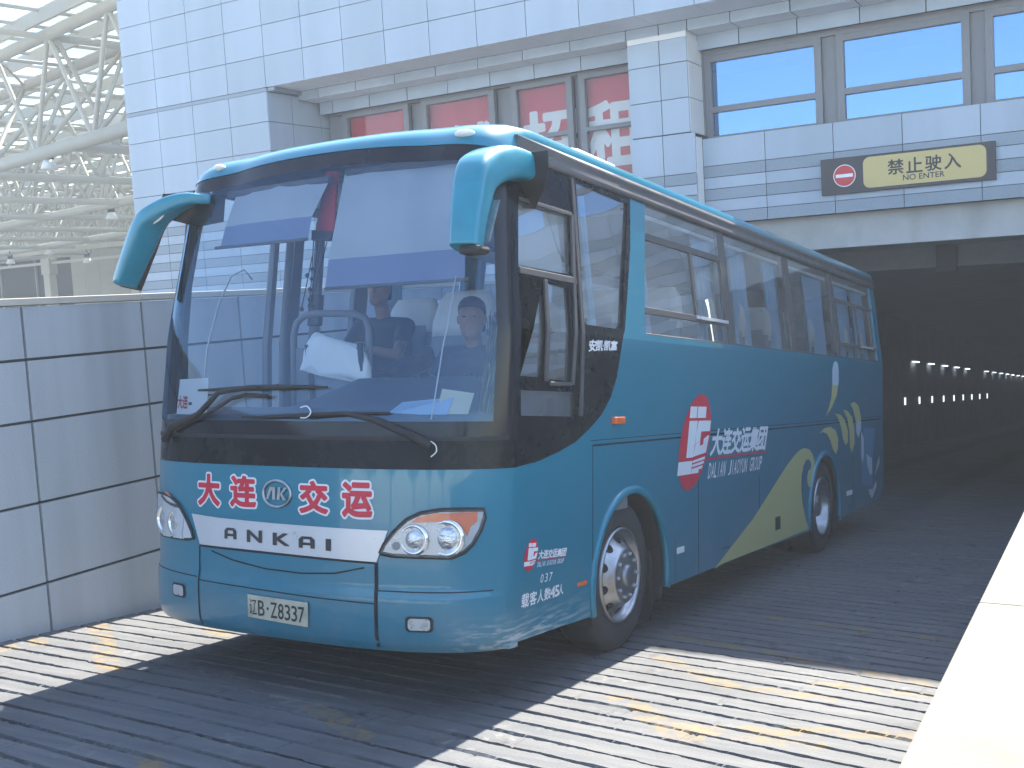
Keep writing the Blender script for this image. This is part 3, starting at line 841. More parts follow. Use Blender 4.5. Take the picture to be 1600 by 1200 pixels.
# =================================================================== the coach (bus frame: x to its left, y to its rear, z up from the ramp)
TEAL = (0.001, 0.162, 0.245)
def paint_mat(name, col):
    """clear coated paint; road dust gathers towards the skirt in object space with streaks"""
    mt, t, b = node_mat(name); L = t.links
    tc = t.nodes.new('ShaderNodeTexCoord')
    n = t.nodes.new('ShaderNodeTexNoise'); n.inputs['Scale'].default_value = 2.2; n.inputs['Detail'].default_value = 9; n.inputs['Roughness'].default_value = 0.7
    L.new(tc.outputs['Object'], n.inputs['Vector'])
    sx = t.nodes.new('ShaderNodeSeparateXYZ'); L.new(tc.outputs['Object'], sx.inputs[0])
    h = t.nodes.new('ShaderNodeMapRange'); h.inputs[1].default_value = 0.85; h.inputs[2].default_value = 0.32; h.inputs[3].default_value = 0.0; h.inputs[4].default_value = 0.55
    L.new(sx.outputs['Z'], h.inputs[0])
    s = t.nodes.new('ShaderNodeMapRange'); s.inputs[1].default_value = 0.38; s.inputs[2].default_value = 0.66; s.inputs[3].default_value = 0.02; s.inputs[4].default_value = 0.6
    L.new(n.outputs['Fac'], s.inputs[0])
    ml = t.nodes.new('ShaderNodeMath'); ml.operation = 'MULTIPLY'; L.new(h.outputs[0], ml.inputs[0]); L.new(s.outputs[0], ml.inputs[1])
    ad = t.nodes.new('ShaderNodeMath'); ad.operation = 'MULTIPLY_ADD'; L.new(s.outputs[0], ad.inputs[0]); ad.inputs[1].default_value = 0.008; L.new(ml.outputs[0], ad.inputs[2])
    mx = t.nodes.new('ShaderNodeMix'); mx.data_type = 'RGBA'; L.new(ad.outputs[0], mx.inputs[0])
    mx.inputs[6].default_value = (*col, 1); mx.inputs[7].default_value = (0.24, 0.25, 0.24, 1)
    # scuffs along the front skirt
    def mrng(sock, a_, b_, lo, hi):
        q = t.nodes.new('ShaderNodeMapRange'); q.inputs[1].default_value = a_; q.inputs[2].default_value = b_; q.inputs[3].default_value = lo; q.inputs[4].default_value = hi
        L.new(sock, q.inputs[0]); return q.outputs[0]
    mp = t.nodes.new('ShaderNodeMapping'); mp.inputs['Scale'].default_value = (9, 3, 26); mp.inputs['Rotation'].default_value = (0.5, 0, 0); L.new(tc.outputs['Object'], mp.inputs[0])
    sn = t.nodes.new('ShaderNodeTexNoise'); sn.inputs['Scale'].default_value = 1.6; sn.inputs['Detail'].default_value = 8; L.new(mp.outputs[0], sn.inputs['Vector'])
    def mu(a_, b_):
        q = t.nodes.new('ShaderNodeMath'); q.operation = 'MULTIPLY'; L.new(a_, q.inputs[0]); L.new(b_, q.inputs[1]); return q.outputs[0]
    sc_ = mu(mu(mrng(sn.outputs['Fac'], 0.47, 0.60, 0, 0.85), mrng(sx.outputs['Z'], 0.50, 0.36, 0, 1)), mu(mrng(sx.outputs['Y'], 1.5, 0.7, 0, 1), mrng(sx.outputs['X'], 1.0, 1.2, 0, 1)))
    m3 = t.nodes.new('ShaderNodeMix'); m3.data_type = 'RGBA'; L.new(sc_, m3.inputs[0]); L.new(mx.outputs[2], m3.inputs[6]); m3.inputs[7].default_value = (0.42, 0.45, 0.45, 1)
    # small chips and bug marks
    vo = t.nodes.new('ShaderNodeTexVoronoi'); vo.inputs['Scale'].default_value = 5.5; L.new(tc.outputs['Object'], vo.inputs['Vector'])
    ch = mu(mrng(vo.outputs['Distance'], 0.035, 0.06, 1, 0), mrng(n.outputs['Fac'], 0.52, 0.56, 0, 1))
    m4 = t.nodes.new('ShaderNodeMix'); m4.data_type = 'RGBA'; L.new(ch, m4.inputs[0]); L.new(m3.outputs[2], m4.inputs[6]); m4.inputs[7].default_value = (0.03, 0.05, 0.06, 1)
    L.new(m4.outputs[2], b.inputs['Base Color'])
    rr = t.nodes.new('ShaderNodeMapRange'); rr.inputs[3].default_value = 0.28; rr.inputs[4].default_value = 0.6; L.new(ad.outputs[0], rr.inputs[0])
    L.new(rr.outputs[0], b.inputs['Roughness'])
    b.inputs['Metallic'].default_value = 0.0
    cw = t.nodes.new('ShaderNodeMapRange'); cw.inputs[1].default_value = 0; cw.inputs[2].default_value = 0.3; cw.inputs[3].default_value = 0.7; cw.inputs[4].default_value = 0.15
    L.new(ad.outputs[0], cw.inputs[0]); L.new(cw.outputs[0], b.inputs['Coat Weight']); b.inputs['Coat Roughness'].default_value = 0.05
    wv = t.nodes.new('ShaderNodeTexNoise'); wv.inputs['Scale'].default_value = 1.6; wv.inputs['Detail'].default_value = 1
    L.new(tc.outputs['Object'], wv.inputs['Vector'])
    bp = t.nodes.new('ShaderNodeBump'); bp.inputs['Strength'].default_value = 0.12; bp.inputs['Distance'].default_value = 0.05
    L.new(wv.outputs['Fac'], bp.inputs['Height']); L.new(bp.outputs[0], b.inputs['Normal']); L.new(bp.outputs[0], b.inputs['Coat Normal'])
    return mt
M_TEAL = paint_mat('teal_paint', TEAL)
M_TEALP = mat('teal_plastic', (0.004, 0.19, 0.275), 0.35, coat=0.6, var=0.12, vscale=7)
M_BLKG = mat('black_glazing', (0.008, 0.009, 0.012), 0.25, coat=0.04, spec=0.14, var=0.3, vscale=5, dirt_reflection=((0.10,0.09,0.075), 0.14, 3.0, 0.35))  # brown blotches stand in for reflections in the black glazing
M_FRIT = mat('black_frit', (0.010, 0.012, 0.018), 0.08, coat=0.12, spec=0.25)
M_RAIL = mat('dark_rail', (0.075, 0.072, 0.075), 0.5, var=0.15)
M_RUB = mat('black_rubber', (0.018, 0.018, 0.02), 0.7, var=0.2)
M_TYRE = mat('tyre_rubber', (0.035, 0.034, 0.034), 0.85, var=0.25, vscale=9, bump=0.2)
M_CHROME = mat('chrome', (0.46, 0.465, 0.475), 0.38, metal=1.0, var=0.25, vscale=14, dirt_reflection=((0.22,0.18,0.13), 0.6, 6.0, 1))
M_HUB = mat('hub_metal', (0.30, 0.31, 0.33), 0.38, metal=0.9, var=0.2, vscale=20)
M_SILV = mat('silver_trim', (0.60, 0.61, 0.64), 0.32, metal=0.35, coat=0.4, var=0.06, vscale=4)
M_GAP = mat('gap_crease_dark', (0.006, 0.010, 0.014), 0.8)
M_GREYP = mat('grey_plastic', (0.16, 0.165, 0.175), 0.6, var=0.1)
M_DKP = mat('dark_plastic', (0.03, 0.032, 0.036), 0.55, var=0.15)
M_ORANGE = mat('amber_lens', (0.75, 0.13, 0.015), 0.2, coat=0.6)
M_CLEAR = glass('clear_lens', (0.93, 0.95, 0.97), 1.45, dust=0.10)
M_BOWL = mat('lamp_reflector', (0.75, 0.76, 0.78), 0.12, metal=0.9)
M_LBACK = mat('lamp_backing', (0.52, 0.53, 0.55), 0.3, metal=0.5, var=0.15, vscale=20)
M_BULB = mat('bulb_glass', (0.55,0.58,0.62), 0.10, metal=0.85, coat=1.0, var=0.5, vscale=30, bump=1.0, bscale=38)
M_DECW = mat('white_decal', (0.70, 0.72, 0.74), 0.4, var=0.05)
M_DECR = mat('red_decal', (0.55, 0.018, 0.045), 0.4, var=0.06)
M_DECY = mat('olive_yellow_decal', (0.50, 0.47, 0.20), 0.4, coat=0.3, var=0.05)
M_DECB = mat('mid_blue_decal', (0.06, 0.21, 0.34), 0.4)
M_DECP = mat('pale_blue_decal', (0.42, 0.52, 0.60), 0.4)
M_PLATE = mat('plate_cream', (0.50, 0.47, 0.36), 0.55, var=0.15, vscale=14, dirt_reflection=((0.15,0.13,0.1), 0.5, 9, 1))
M_WS = glass('windscreen_glass', (0.84, 0.90, 0.95), 1.5, wav=0.012, dust=0.012, mirror=0.08, gcol=(0.42, 0.67, 0.97))  # blue reflection tint puts a sky-blue veil into the glass
M_SG = glass('side_glass', (0.82, 0.87, 0.90), 1.6, wav=0.12, dust=0.11, mirror=0.33)  # dust film raised to put brightness into the side panes
M_RG = glass('far_side_glass', (0.85, 0.9, 0.93), 1.3)
M_SEAT = mat('seat_fabric', (0.22, 0.25, 0.30), 0.9, var=0.15, vscale=12)
M_COVER = mat('white_cotton', (0.72, 0.74, 0.74), 0.9, var=0.06, bump=0.4, bscale=18)
M_COVERB = mat('pale_panel', (0.62,0.68,0.74), 0.9, var=0.05, vscale=3)
M_CURT = mat('blue_curtain', (0.34, 0.56, 0.78), 0.9, var=0.1, vscale=4)
M_BLIND = mat('roller_blind', (0.52, 0.545, 0.57), 0.85, var=0.06, vscale=3)
M_BLINDB = mat('roller_blind_hem', (0.25, 0.30, 0.45), 0.85)
M_DASH = mat('dashboard_grey', (0.085, 0.10, 0.13), 0.7, var=0.12)
M_LINER = mat('ceiling_liner', (0.66, 0.67, 0.67), 0.9)
M_FLOOR = mat('bus_floor', (0.12, 0.12, 0.125), 0.8)
M_WHITEP = mat('white_plastic', (0.70, 0.71, 0.70), 0.5)

bus = empty('coach_bus', (0,0,0), (-TH,0,0), 'teal tourist coach with red and white lettering driving up the ramp', 'bus')
def bp_(mb, name, mats, parent=None, bevel=0, lean=True, **k): return mb.build(name, mats, parent or bus, bevel, lean=lean, **k)

RZ = [0,1.24,1.55,2.1,2.7,2.9,3.05]; RV = [0,0,.03,.13,.285,.355,.42]
def yf(x, z):
    a = min(abs(x), 1.25)/1.25
    k = min(1, max(0, (a*1.25-.7)/.55)); w = 1-.5*k*k*(3-2*k)
    return -.06 + .48*(1-math.sqrt(max(0, 1-a**3))) + interp(z, RZ, RV)*w
def bulge(z): return interp(z, [.30,.34,.40,.52,.585,.635,.70,1.0], [-.035,-.004,.007,.011,.011,0,0,0])
def FP(x, z, off=0.0):
    e = 0.004
    if abs(x) > 1.235:
        sx = 1.0 if x > 0 else -1.0
        return (x + sx*off, yf(x, z), z)
    dx = (yf(min(1.2499,x+e), z)-yf(max(-1.2499,x-e), z))/(2*e); dz = (yf(x, z+e)-yf(x, z-e))/(2*e)
    n = Vector((dx, -1, dz)).normalized(); o = off + bulge(z)
    return (x + n.x*o, yf(x, z) + n.y*o, z + n.z*off)
NA = 30
AC = []
for i in range(-NA, NA+1):
    t_ = abs(i)/NA; AC.append(math.copysign(1.25*(1-(1-t_)**2.1), i) if i else 0.0)
def crown(a, z): return z - 0.062*(a/1.15)**2*max(0, (z-1.6)/1.35)
def fgrid(zs, a0=-1.25, a1=1.25, off=0.0, mi=0, mb=None, cr=True):
    mb = mb or MB()
    cols = [a for a in AC if a0-1e-6 <= a <= a1+1e-6]
    if a0 not in cols: cols = [a0] + [c for c in cols if c > a0]
    if a1 not in cols: cols = [c for c in cols if c < a1] + [a1]
    rings = [[FP(a, crown(a, z) if cr else z, off) for a in cols] for z in zs]
    return mb.rings(rings, mi, cap=False, closed=False)
def fpoly(loops, off, mb=None, mi=0, cell=0.05, smooth=True):
    mb = mb or MB()
    V, Fc = grid2d(loops, cell)
    return mb.add([FP(u, v, off) for u, v in V], Fc, mi, smooth)
def fstrip(pts, w, off, mb=None, mi=0):
    """thin strip following a polyline on the front"""
    mb = mb or MB()
    P = []
    for (a, b) in zip(pts[:-1], pts[1:]):
        n = max(1, int(math.hypot(b[0]-a[0], b[1]-a[1])/0.04))
        for k in range(n): P.append((a[0]+(b[0]-a[0])*k/n, a[1]+(b[1]-a[1])*k/n))
    P.append(pts[-1]); L_ = []; R_ = []
    for i, p in enumerate(P):
        a = P[max(0, i-1)]; b = P[min(len(P)-1, i+1)]; dx, dz = b[0]-a[0], b[1]-a[1]; l = math.hypot(dx, dz) or 1
        L_.append(FP(p[0]-dz/l*w/2, p[1]+dx/l*w/2, off)); R_.append(FP(p[0]+dz/l*w/2, p[1]-dx/l*w/2, off))
    n = len(P)
    mb.add(L_ + R_, [(i, i+1, n+i+1, n+i) for i in range(n-1)], mi)
    return mb

# ---- front
zlo = [.31,.335,.36,.40,.46,.52,.56,.585,.60,.615,.635,.66,.70,.80,.9,1.0,1.1,1.18,1.245]
bp_(fgrid(zlo, cr=False), 'front_panel', M_TEAL, fixn=False)
bp_(fgrid([1.245,1.30,1.36,1.40], cr=False, off=-0.002), 'front_black_band', M_BLKG, fixn=False)
fr = fgrid([1.40,1.44,1.49], off=-0.001, cr=False)
fgrid(list(np.linspace(1.49, 2.925, 16)), a0=1.20, a1=1.25, mb=fr); fgrid(list(np.linspace(1.49, 2.925, 16)), a0=-1.25, a1=-1.225, mb=fr)
fgrid([2.925,2.97,3.02], mb=fr)
bp_(fr, 'windscreen_surround', M_FRIT, fixn=False)
bp_(fgrid(list(np.linspace(1.49, 2.925, 30)), a0=-1.225, a1=1.20), 'windscreen', M_WS, fixn=False)
sl = fstrip([(x, 1.402) for x in np.linspace(-1.24, 1.24, 60)], 0.022, 0.004)
bp_(sl, 'windscreen_seal', M_RUB)
# gaps; creases drawn as dark strips, their shade put into the colour
gp = fstrip([(-.575,.775),(-.568,.36),(-.56,.33)], 0.010, 0.003)
fstrip([(.668,.765),(.672,.40),(.675,.33)], 0.020, 0.003, gp)
fstrip([(-.575,.777),(.0,.772),(.668,.762)], 0.012, 0.003, gp)
fstrip([(-.575,.585),(-.2,.575),(.2,.563),(.668,.555)], 0.006, 0.003, gp)
fstrip([(.68,.622),(1.0,.622),(1.2,.625)], 0.006, 0.003, gp)
fstrip([(-.585,.60),(-.8,.605),(-1.1,.61)], 0.006, 0.003, gp)
fstrip([(-.47,.755),(-.30,.715),(-.05,.685),(.2,.68),(.42,.695),(.60,.735)], 0.008, 0.003, gp)
bp_(gp, 'front_gap_crease', M_GAP)
# silver bar with letters
bp_(fpoly([[(-.64,.955),(-.4,.945),(0,.937),(.4,.934),(.735,.932),(.70,.84),(.672,.768),(.3,.775),(-.2,.783),(-.565,.785)]], 0.008), 'silver_bar', M_SILV, fixn=False)
for ch, a, b in (('A',-.355,-.262),('N',-.178,-.076),('K',.012,.118),('A',.188,.296),('I',.368,.402)):
    zc = .888 - .028*(a+.355)
    lt = MB()
    if ch == 'A':
        w_ = b-a
        q = lambda u, v: (a+w_*u, zc-.056+.062*v)
        lp = [[q(*p) for p in [(0,0),(0,.75),(.2,1),(.8,1),(1,.75),(1,0),(.74,0),(.74,.25),(.26,.25),(.26,0)]], [q(*p) for p in [(.26,.48),(.74,.48),(.70,.76),(.30,.76)]]]
        fpoly(lp, 0.0105, lt)
    else:
        lettering(lt, ch, lambda u, v: FP(a+(b-a)*u, zc-.056+.062*v, 0.0105), bold=0.035 if ch != 'I' else .001)
    bp_(lt, 'bar_letter', M_BLACK, fixn=False)
# red characters with white edging, badge between
bx = [(-.592,-.392,1.000,1.195),(-.324,-.113,1.005,1.194),(.182,.386,.993,1.182),(.460,.655,.986,1.183)]
for ch, (x0, x1, z0, z1) in zip('\u5927\u8fde\u4ea4\u8fd0', bx):
    i_ = 0.014
    fn = lambda off: (lambda u, v: FP(x0+i_+(x1-x0-2*i_)*u, z0+i_+(z1-z0-2*i_)*v, off))
    w1, w2 = MB(), MB(); lettering(w1, ch, fn(0.0025), bold=0.10); lettering(w2, ch, fn(0.0042), bold=0.042)
    q_ = bp_(w1, 'lettering_edge', M_DECW, fixn=False); bp_(w2, 'red_character', M_DECR, q_, fixn=False)
bcx, bcz = .033, 1.097
rg_ = [[FP(bcx + rx*math.cos(k*math.pi/24), bcz + rz*math.sin(k*math.pi/24), o) for k in range(48)] for rx, rz, o in ((.104,.078,.002),(.104,.078,.010),(.098,.072,.014),(.090,.064,.010),(.090,.064,.004))]
bdg = bp_(MB().rings(rg_, 0, cap=False), 'badge', M_CHROME)
bk = MB()
def bq(pts): fpoly([[(bcx+u, bcz+v) for u, v in pts]], 0.012, bk)
bq([(-.075,-.032),(-.045,.036),(-.008,.036),(-.008,-.032),(-.028,-.032),(-.028,.018),(-.036,.018),(-.056,-.032)])
bq([(.004,-.032),(.012,.036),(.030,.036),(.022,-.032)]); bq([(.026,.0),(.055,.036),(.078,.036),(.042,.002),(.068,-.032),(.046,-.032)])
bp_(bk, 'badge_letters', M_CHROME, bdg, fixn=False)
# number plate
pl = bp_(fpoly([[(-.166,.417),(.259,.401),(.259,.532),(-.166,.541)]], 0.012), 'license_plate', M_PLATE, fixn=False)
tx = MB()
for ch, a, b in (('\u8fbd',-.150,-.098),('B',-.088,-.042),('Z',.002,.048),('8',.055,.094),('3',.102,.140),('3',.149,.187),('7',.196,.236)):
    q0 = lambda x: .424 - .0376*(x+.166)
    lettering(tx, ch, lambda u, v: FP(a+(b-a)*u, q0(a)+.011+.083*v, 0.0145), bold=0.008)
fpoly([[(-.026,.468),(-.012,.468),(-.012,.482),(-.026,.482)]], 0.0145, tx)
bp_(tx, 'plate_lettering', M_BLACK, pl, fixn=False)
# headlights
def headlight(side, outline, amber, lamps, grey):
    hl = bp_(fpoly([outline], 0.006), 'headlight', M_LBACK, fixn=False)
    if side < 0: pass
    rim = MB(); n = len(outline)
    pts = [FP(u, v, 0.008) for u, v in outline]; pts.append(pts[0])
    rim.tube(pts, 0.011, 6, cap=False); rim.build('rim', M_RUB, hl)
    if amber: fpoly([amber], 0.011).build('indicator', M_ORANGE, hl, fixn=False)
    for (cx, cz, r) in lamps:
        c = Vector(FP(cx, cz, 0)); n_ = (Vector(FP(cx, cz, 0.02)) - c).normalized(); n_ = (n_ + Vector((0,-1.2,0))).normalized()
        u_ = Vector((1,0,0)); u_ = (u_ - n_*u_.dot(n_)).normalized(); v_ = n_.cross(u_)
        f2 = lambda a, p, q: tuple(c + n_*a + u_*p + v_*q)
        MB().lathe([(0.002, r*1.32),(0.014, r*1.28),(0.016, r*1.08),(0.010, r),(0.004, r*0.8)], f2, 28).build('reflector_bowl', M_BOWL, hl)
        MB().lathe([(0.004, r*0.8),(0.012, r*0.74),(0.020, r*0.5),(0.023, r*0.2),(0.0235, 0.001)], f2, 28).build('bulb_lens', M_BULB, hl)
    if grey: fpoly([[(grey[0]+.022*math.cos(k*math.pi/8), grey[1]+.022*math.sin(k*math.pi/8)) for k in range(16)]], 0.010).build('position_lamp', M_GREYP, hl, fixn=False)
    fpoly([[(u, v) for u, v in outline]], 0.017).build('lens_cover', M_CLEAR, hl, fixn=False)
    return hl
HL = [(0.693,0.815),(0.714,0.859),(0.764,0.923),(0.834,0.99),(0.902,1.024),(0.995,1.041),(1.084,1.043),(1.171,1.04),(1.173,1.0),(1.158,0.936),(1.129,0.866),(1.094,0.825),(1.045,0.8),(0.91,0.803),(0.762,0.805)]
AM = [(0.857,0.977),(0.895,1.007),(0.972,1.024),(1.148,1.031),(1.146,0.982),(1.122,0.954),(1.109,0.906),(1.088,0.952),(1.062,0.975),(1.0,0.982),(0.911,0.978)]
LM = [(0.87,0.89),(1.023,0.898)]
GR = [(0.78,0.855)]
hl = headlight(1, HL, AM, [(LM[0][0], LM[0][1], .062), (LM[1][0], LM[1][1], .074)], GR[0])
XC = 0.035
mir = lambda P: [(2*XC-u, v) for u, v in P]
hr = headlight(-1, mir(HL)[::-1], [(-.93,1.065),(-.955,.985),(-.80,.985),(-.83,1.02),(-.88,1.055)][::-1], [(2*XC-LM[0][0], LM[0][1], .062), (2*XC-LM[1][0], LM[1][1], .074)], None)
# fog lamps
for cx, cz in ((.895,.460), (-.765,.503)):
    o = bp_(fpoly([[(cx+p[0], cz+p[1]) for p in rrect(-.068,.068,-.040,.040,.022)]], 0.004), 'fog_lamp', M_RUB, fixn=False)
    fpoly([[(cx+p[0], cz+p[1]) for p in rrect(-.054,.054,-.030,.030,.018)]], 0.008).build('lens', M_LBACK, o, fixn=False)
# marker lamps on the roof edge are added after the roof
# ---- wipers
def fline(pts, off): return [FP(u, v, off) for u, v in pts]
CLP = lambda pts, off: smooth_path(fline(pts, off))
WR = [(0.956,1.362),(0.839,1.427),(0.642,1.502),(0.488,1.528),(0.304,1.525)]
wp = bp_(MB().tube(fline(WR, 0.035), [0.030,0.022,0.016,0.012,0.012], 8), 'wiper', M_RUB)
MB().tube(fline([(-0.229,1.508),(0.039,1.513),(0.304,1.521),(0.547,1.529),(0.738,1.532)], 0.022), [0.006,0.012,0.016,0.012,0.006], 6).build('blade', M_RUB, wp)
MB().tube(CLP([(0.955,1.388),(0.977,1.369),(0.981,1.336),(0.958,1.31)], 0.05), 0.0032, 6).build('clip', M_WHITEP, wp)
MB().tube(CLP([(0.205,1.555),(0.248,1.562),(0.277,1.535),(0.253,1.507),(0.21,1.504)], 0.045), 0.0034, 6).build('clip', M_WHITEP, wp)
WL = [(-.905,1.37),(-.83,1.45)] + [(-0.573,1.521),(-0.427,1.637),(-0.292,1.658),(-0.122,1.664)]
wl = bp_(MB().tube(fline(WL, 0.035), [0.026,0.022,0.018,0.014,0.012,0.012], 8), 'wiper', M_RUB)
MB().tube(fline([(-.86,1.42)] + [(-0.478,1.532),(-0.318,1.608),(-0.213,1.626),(-0.05,1.621)], 0.03), 0.012, 6).build('rod', M_RUB, wl)
MB().tube(fline([(-0.617,1.657),(-0.369,1.662),(-0.171,1.668),(0.108,1.669),(0.352,1.667)], 0.022), [0.006,0.012,0.017,0.014,0.006], 6).build('blade', M_RUB, wl)

# ---- left side
AR1, AR2 = (1.895, .430, .575), (6.70, .420, .590)
def arc(c, a0, a1, n=26): return [(c[0]+c[2]*math.cos(R(a0+(a1-a0)*k/n)), c[1]+c[2]*math.sin(R(a0+(a1-a0)*k/n))) for k in range(n+1)]
SW = [(1.782,1.995),(1.738,1.884),(1.679,1.731),(1.578,1.6),(1.454,1.502),(1.295,1.425),(1.105,1.352),(0.902,1.306),(0.688,1.269),(0.486,1.244)]
side = [(.42,.335),(.9,.325)] + arc(AR1, 192, -12) + [(4.3,.315)] + arc(AR2, 192, -12) + [(9.33,.36),(9.48,.46),(9.53,.7),(9.53,2.02)]
side = side[:-1] + [(9.53,2.93),(9.30,2.93),(9.30,2.02),(2.19,2.02),(2.15,2.03),(2.138,2.07),(2.38,2.93),(2.13,2.93),(2.05,2.6),(1.93,2.3),(1.815,2.03)] + SW + [(.60,1.262),(.42,1.245)]
XS = 1.25
sm = MB().slab([side], lambda u, v, d: (XS-d, u, v), 0.03)
bp_(sm, 'side_panel', M_TEAL)
blk = [(.42,1.245),(.60,1.262)] + SW[::-1] + [(1.815,2.03),(1.93,2.3),(2.05,2.6),(2.13,2.93),(.605,2.93)] + [(.422+interp(z,RZ,RV)*.5, z) for z in (2.7,2.4,2.1,1.8,1.55)]
H1 = [(.585,2.672),(.515,2.313),(1.172,2.325),(1.197,2.688)]
H2 = [(.508,2.268),(.462,1.725),(.711,1.719),(.772,2.254)]; H3 = [(.818,2.256),(.763,1.712),(1.033,1.701),(1.079,2.242)]
H4 = [(.47,1.651),(.47,1.515),(1.103,1.498),(1.105,1.640)]
H5 = [(1.33,2.91),(1.245,2.06),(1.27,2.04),(1.74,2.035),(1.785,2.07),(1.90,2.4),(2.00,2.65),(2.08,2.89)]
bs = MB().slab([blk, H1, H2, H3, H4, H5], lambda u, v, d: (XS-0.001-d, u, v), 0.03)
bp_(bs, 'cab_side_glazing', M_BLKG)
gm = MB()
for h in (H1, H2, H3, H4, H5):
    V, Fc = grid2d([h], 0.5); gm.add([(XS-0.018, u, v) for u, v in V], Fc)
bp_(gm, 'cab_window_glass', M_SG, fixn=False)
fm = MB()
fm.box(XS-0.004, XS+0.012, .51, 1.18, 2.272, 2.310)
for (ya, za), (yb, zb), w_ in (((.742,1.70),(.795,2.268),.036), ((1.06,1.68),(1.215,2.69),.034), ((1.165,1.50),(1.27,2.92),.036)):
    q = [(XS-.004, y, z) for y, z in ((ya-w_/2,za),(ya+w_/2,za),(yb+w_/2,zb),(yb-w_/2,zb))]; q += [(p[0]+.016, p[1], p[2]) for p in q]
    fm.add(q, [(3,2,1,0),(4,5,6,7),(0,1,5,4),(1,2,6,5),(2,3,7,6),(3,0,4,7)])
fm.box(XS-0.004, XS+0.010, .59, 1.21, 2.678, 2.702); fm.box(XS+0.002, XS+0.018, .78, 1.03, 1.675, 1.697)
bp_(fm, 'cab_window_frame', M_RAIL, bevel=0.004)
bp_(MB().box(XS-.075, XS-.07, .52, 1.16, 2.34, 2.68), 'cab_pale_panel', M_COVERB)  # pale panel behind the upper cab pane
tx = MB()
AK = [(1.275,1.881),(1.672,1.902),(1.293,1.95),(1.682,1.959)]
fn_ = quadmap(AK[0], AK[1], AK[2], AK[3], lambda y, z: (XS+0.003, y, z))
for ch, a, b in (('\u5b89',0,.235),('\u51ef',.245,.48),('\u51ef',.53,.765),('\u5bcc',.775,1.0)):
    lettering(tx, ch, lambda u, v: fn_(a+(b-a)*u, v), bold=0.03)
fn2 = lambda p: fn_(*p); tx.add([fn2(p) for p in ((.49,.42),(.52,.42),(.52,.58),(.49,.58))], [(0,1,2,3)])
bp_(tx, 'cab_lettering', M_DECW, fixn=False)
# windows behind: panes, posts, sliding frames
WN = [(2.14,3.85),(3.98,5.61),(5.80,7.32),(7.46,9.30)]
WT = 2.93
for i, (a, b) in enumerate(WN):
    loop = [(a+.05, 2.022),(b, 2.022),(b, WT),(a+.235, WT),(a+.005, 2.06)] if i == 0 else [(a,2.022),(b,2.022),(b,WT),(a,WT)]
    p = MB(); V, Fc = grid2d([loop], 0.4); p.add([(XS-0.014, u, v) for u, v in V], Fc)
    bp_(p, 'side_window', M_SG, fixn=False)
ps = MB()
for a, b in ((3.85,3.98),(5.61,5.80),(7.32,7.46)): ps.box(XS-0.05, XS-0.006, a, b, 2.02, WT)
ps.box(XS-0.03, XS-0.004, 2.17, 9.30, 2.012, 2.032)
bp_(ps, 'window_post', M_RAIL, bevel=0.004)
for rails, ups in ((((2.30,3.85,2.675,2.725),(2.18,3.85,2.165,2.21)), ((3.15,2.17,2.70),(3.81,2.17,2.70))),
                   (((7.46,9.30,2.63,2.67),(7.46,9.30,2.15,2.19)), ((8.40,2.15,2.67),(9.12,2.15,2.67),(7.475,2.15,2.67)))):
    sf = MB()
    for q, c, d in ups: sf.box(XS-0.020, XS-0.002, q, q+.035, c, d)
    for q, b, c, d in rails: sf.box(XS-0.022, XS-0.004, q, b, c, d)
    bp_(sf, 'sliding_window_frame', M_RAIL, bevel=0.003)
bp_(MB().box(XS-0.012, XS+0.006, 3.15, 3.84, 2.185, 2.21), 'window_rail', M_SILV); bp_(MB().box(XS-0.012, XS+0.006, 8.48, 9.12, 2.165, 2.185), 'window_rail', M_SILV)
rl = MB()
prof = [(-.02,2.928),(.010,2.928),(.016,2.945),(.016,2.965),(.006,2.98),(.006,3.005),(.014,3.02),(.012,3.05),(-.02,3.052)]
rl.rings([[(XS+u, y, v) for u, v in prof] for y in (.63, 2.0, 5.0, 9.53)], 0)
bp_(rl, 'roof_rail', M_RAIL)
# belt line, flap gaps
gs = MB()
def sstrip(pts, w, off=0.002, mb=None):
    mb = mb or gs
    for (a, b) in zip(pts[:-1], pts[1:]):
        dx, dz = b[0]-a[0], b[1]-a[1]; l = math.hypot(dx, dz); n = (-dz/l*w/2, dx/l*w/2)
        mb.add([(XS+off, a[0]+n[0], a[1]+n[1]), (XS+off, b[0]+n[0], b[1]+n[1]), (XS+off, b[0]-n[0], b[1]-n[1]), (XS+off, a[0]-n[0], a[1]-n[1])], [(0,1,2,3)])
sstrip([(1.32,1.322),(9.4,1.322)], 0.012); sstrip([(1.325,1.322),(1.315,.34)], 0.008); sstrip([(3.08,1.31),(3.08,.32)], 0.010)
sstrip([(4.53,.95),(4.53,.32)], 0.010); sstrip([(5.86,.9),(5.86,.32)], 0.010); sstrip([(7.9,1.31),(7.9,.36)], 0.008); sstrip([(2.62,.62),(2.62,.32)], 0.006)
sstrip([(1.30,1.352),(9.4,1.352)], 0.004)
bp_(gs, 'side_panel_gap', M_GAP, fixn=False)
# lamps and handles along the side
def sbox(name, px, mats, th=0.018, w=None):
    (y0, z0), (y1, z1) = px
    return bp_(MB().box(XS-0.002, XS+th, y0, y1, z0, z1), name, mats, bevel=0.006)
sbox('side_marker_lamp', [(1.599,1.442),(1.742,1.487)], M_ORANGE, 0.03)
sbox('side_reflector', [(1.115,0.515),(1.232,0.539)], M_ORANGE, 0.008)
sbox('side_marker_lamp', [(2.657,0.509),(2.786,0.552)], M_WHITEP, 0.008)
sbox('side_marker_lamp', [(7.623,0.516),(7.862,0.568)], M_WHITEP, 0.008)
hd = sbox('flap_handle', [(4.978,0.425),(5.116,0.541)], M_DKP, 0.010)
sbox('flap_handle', [(3.59,0.431),(3.769,0.434)], M_DKP, 0.010)
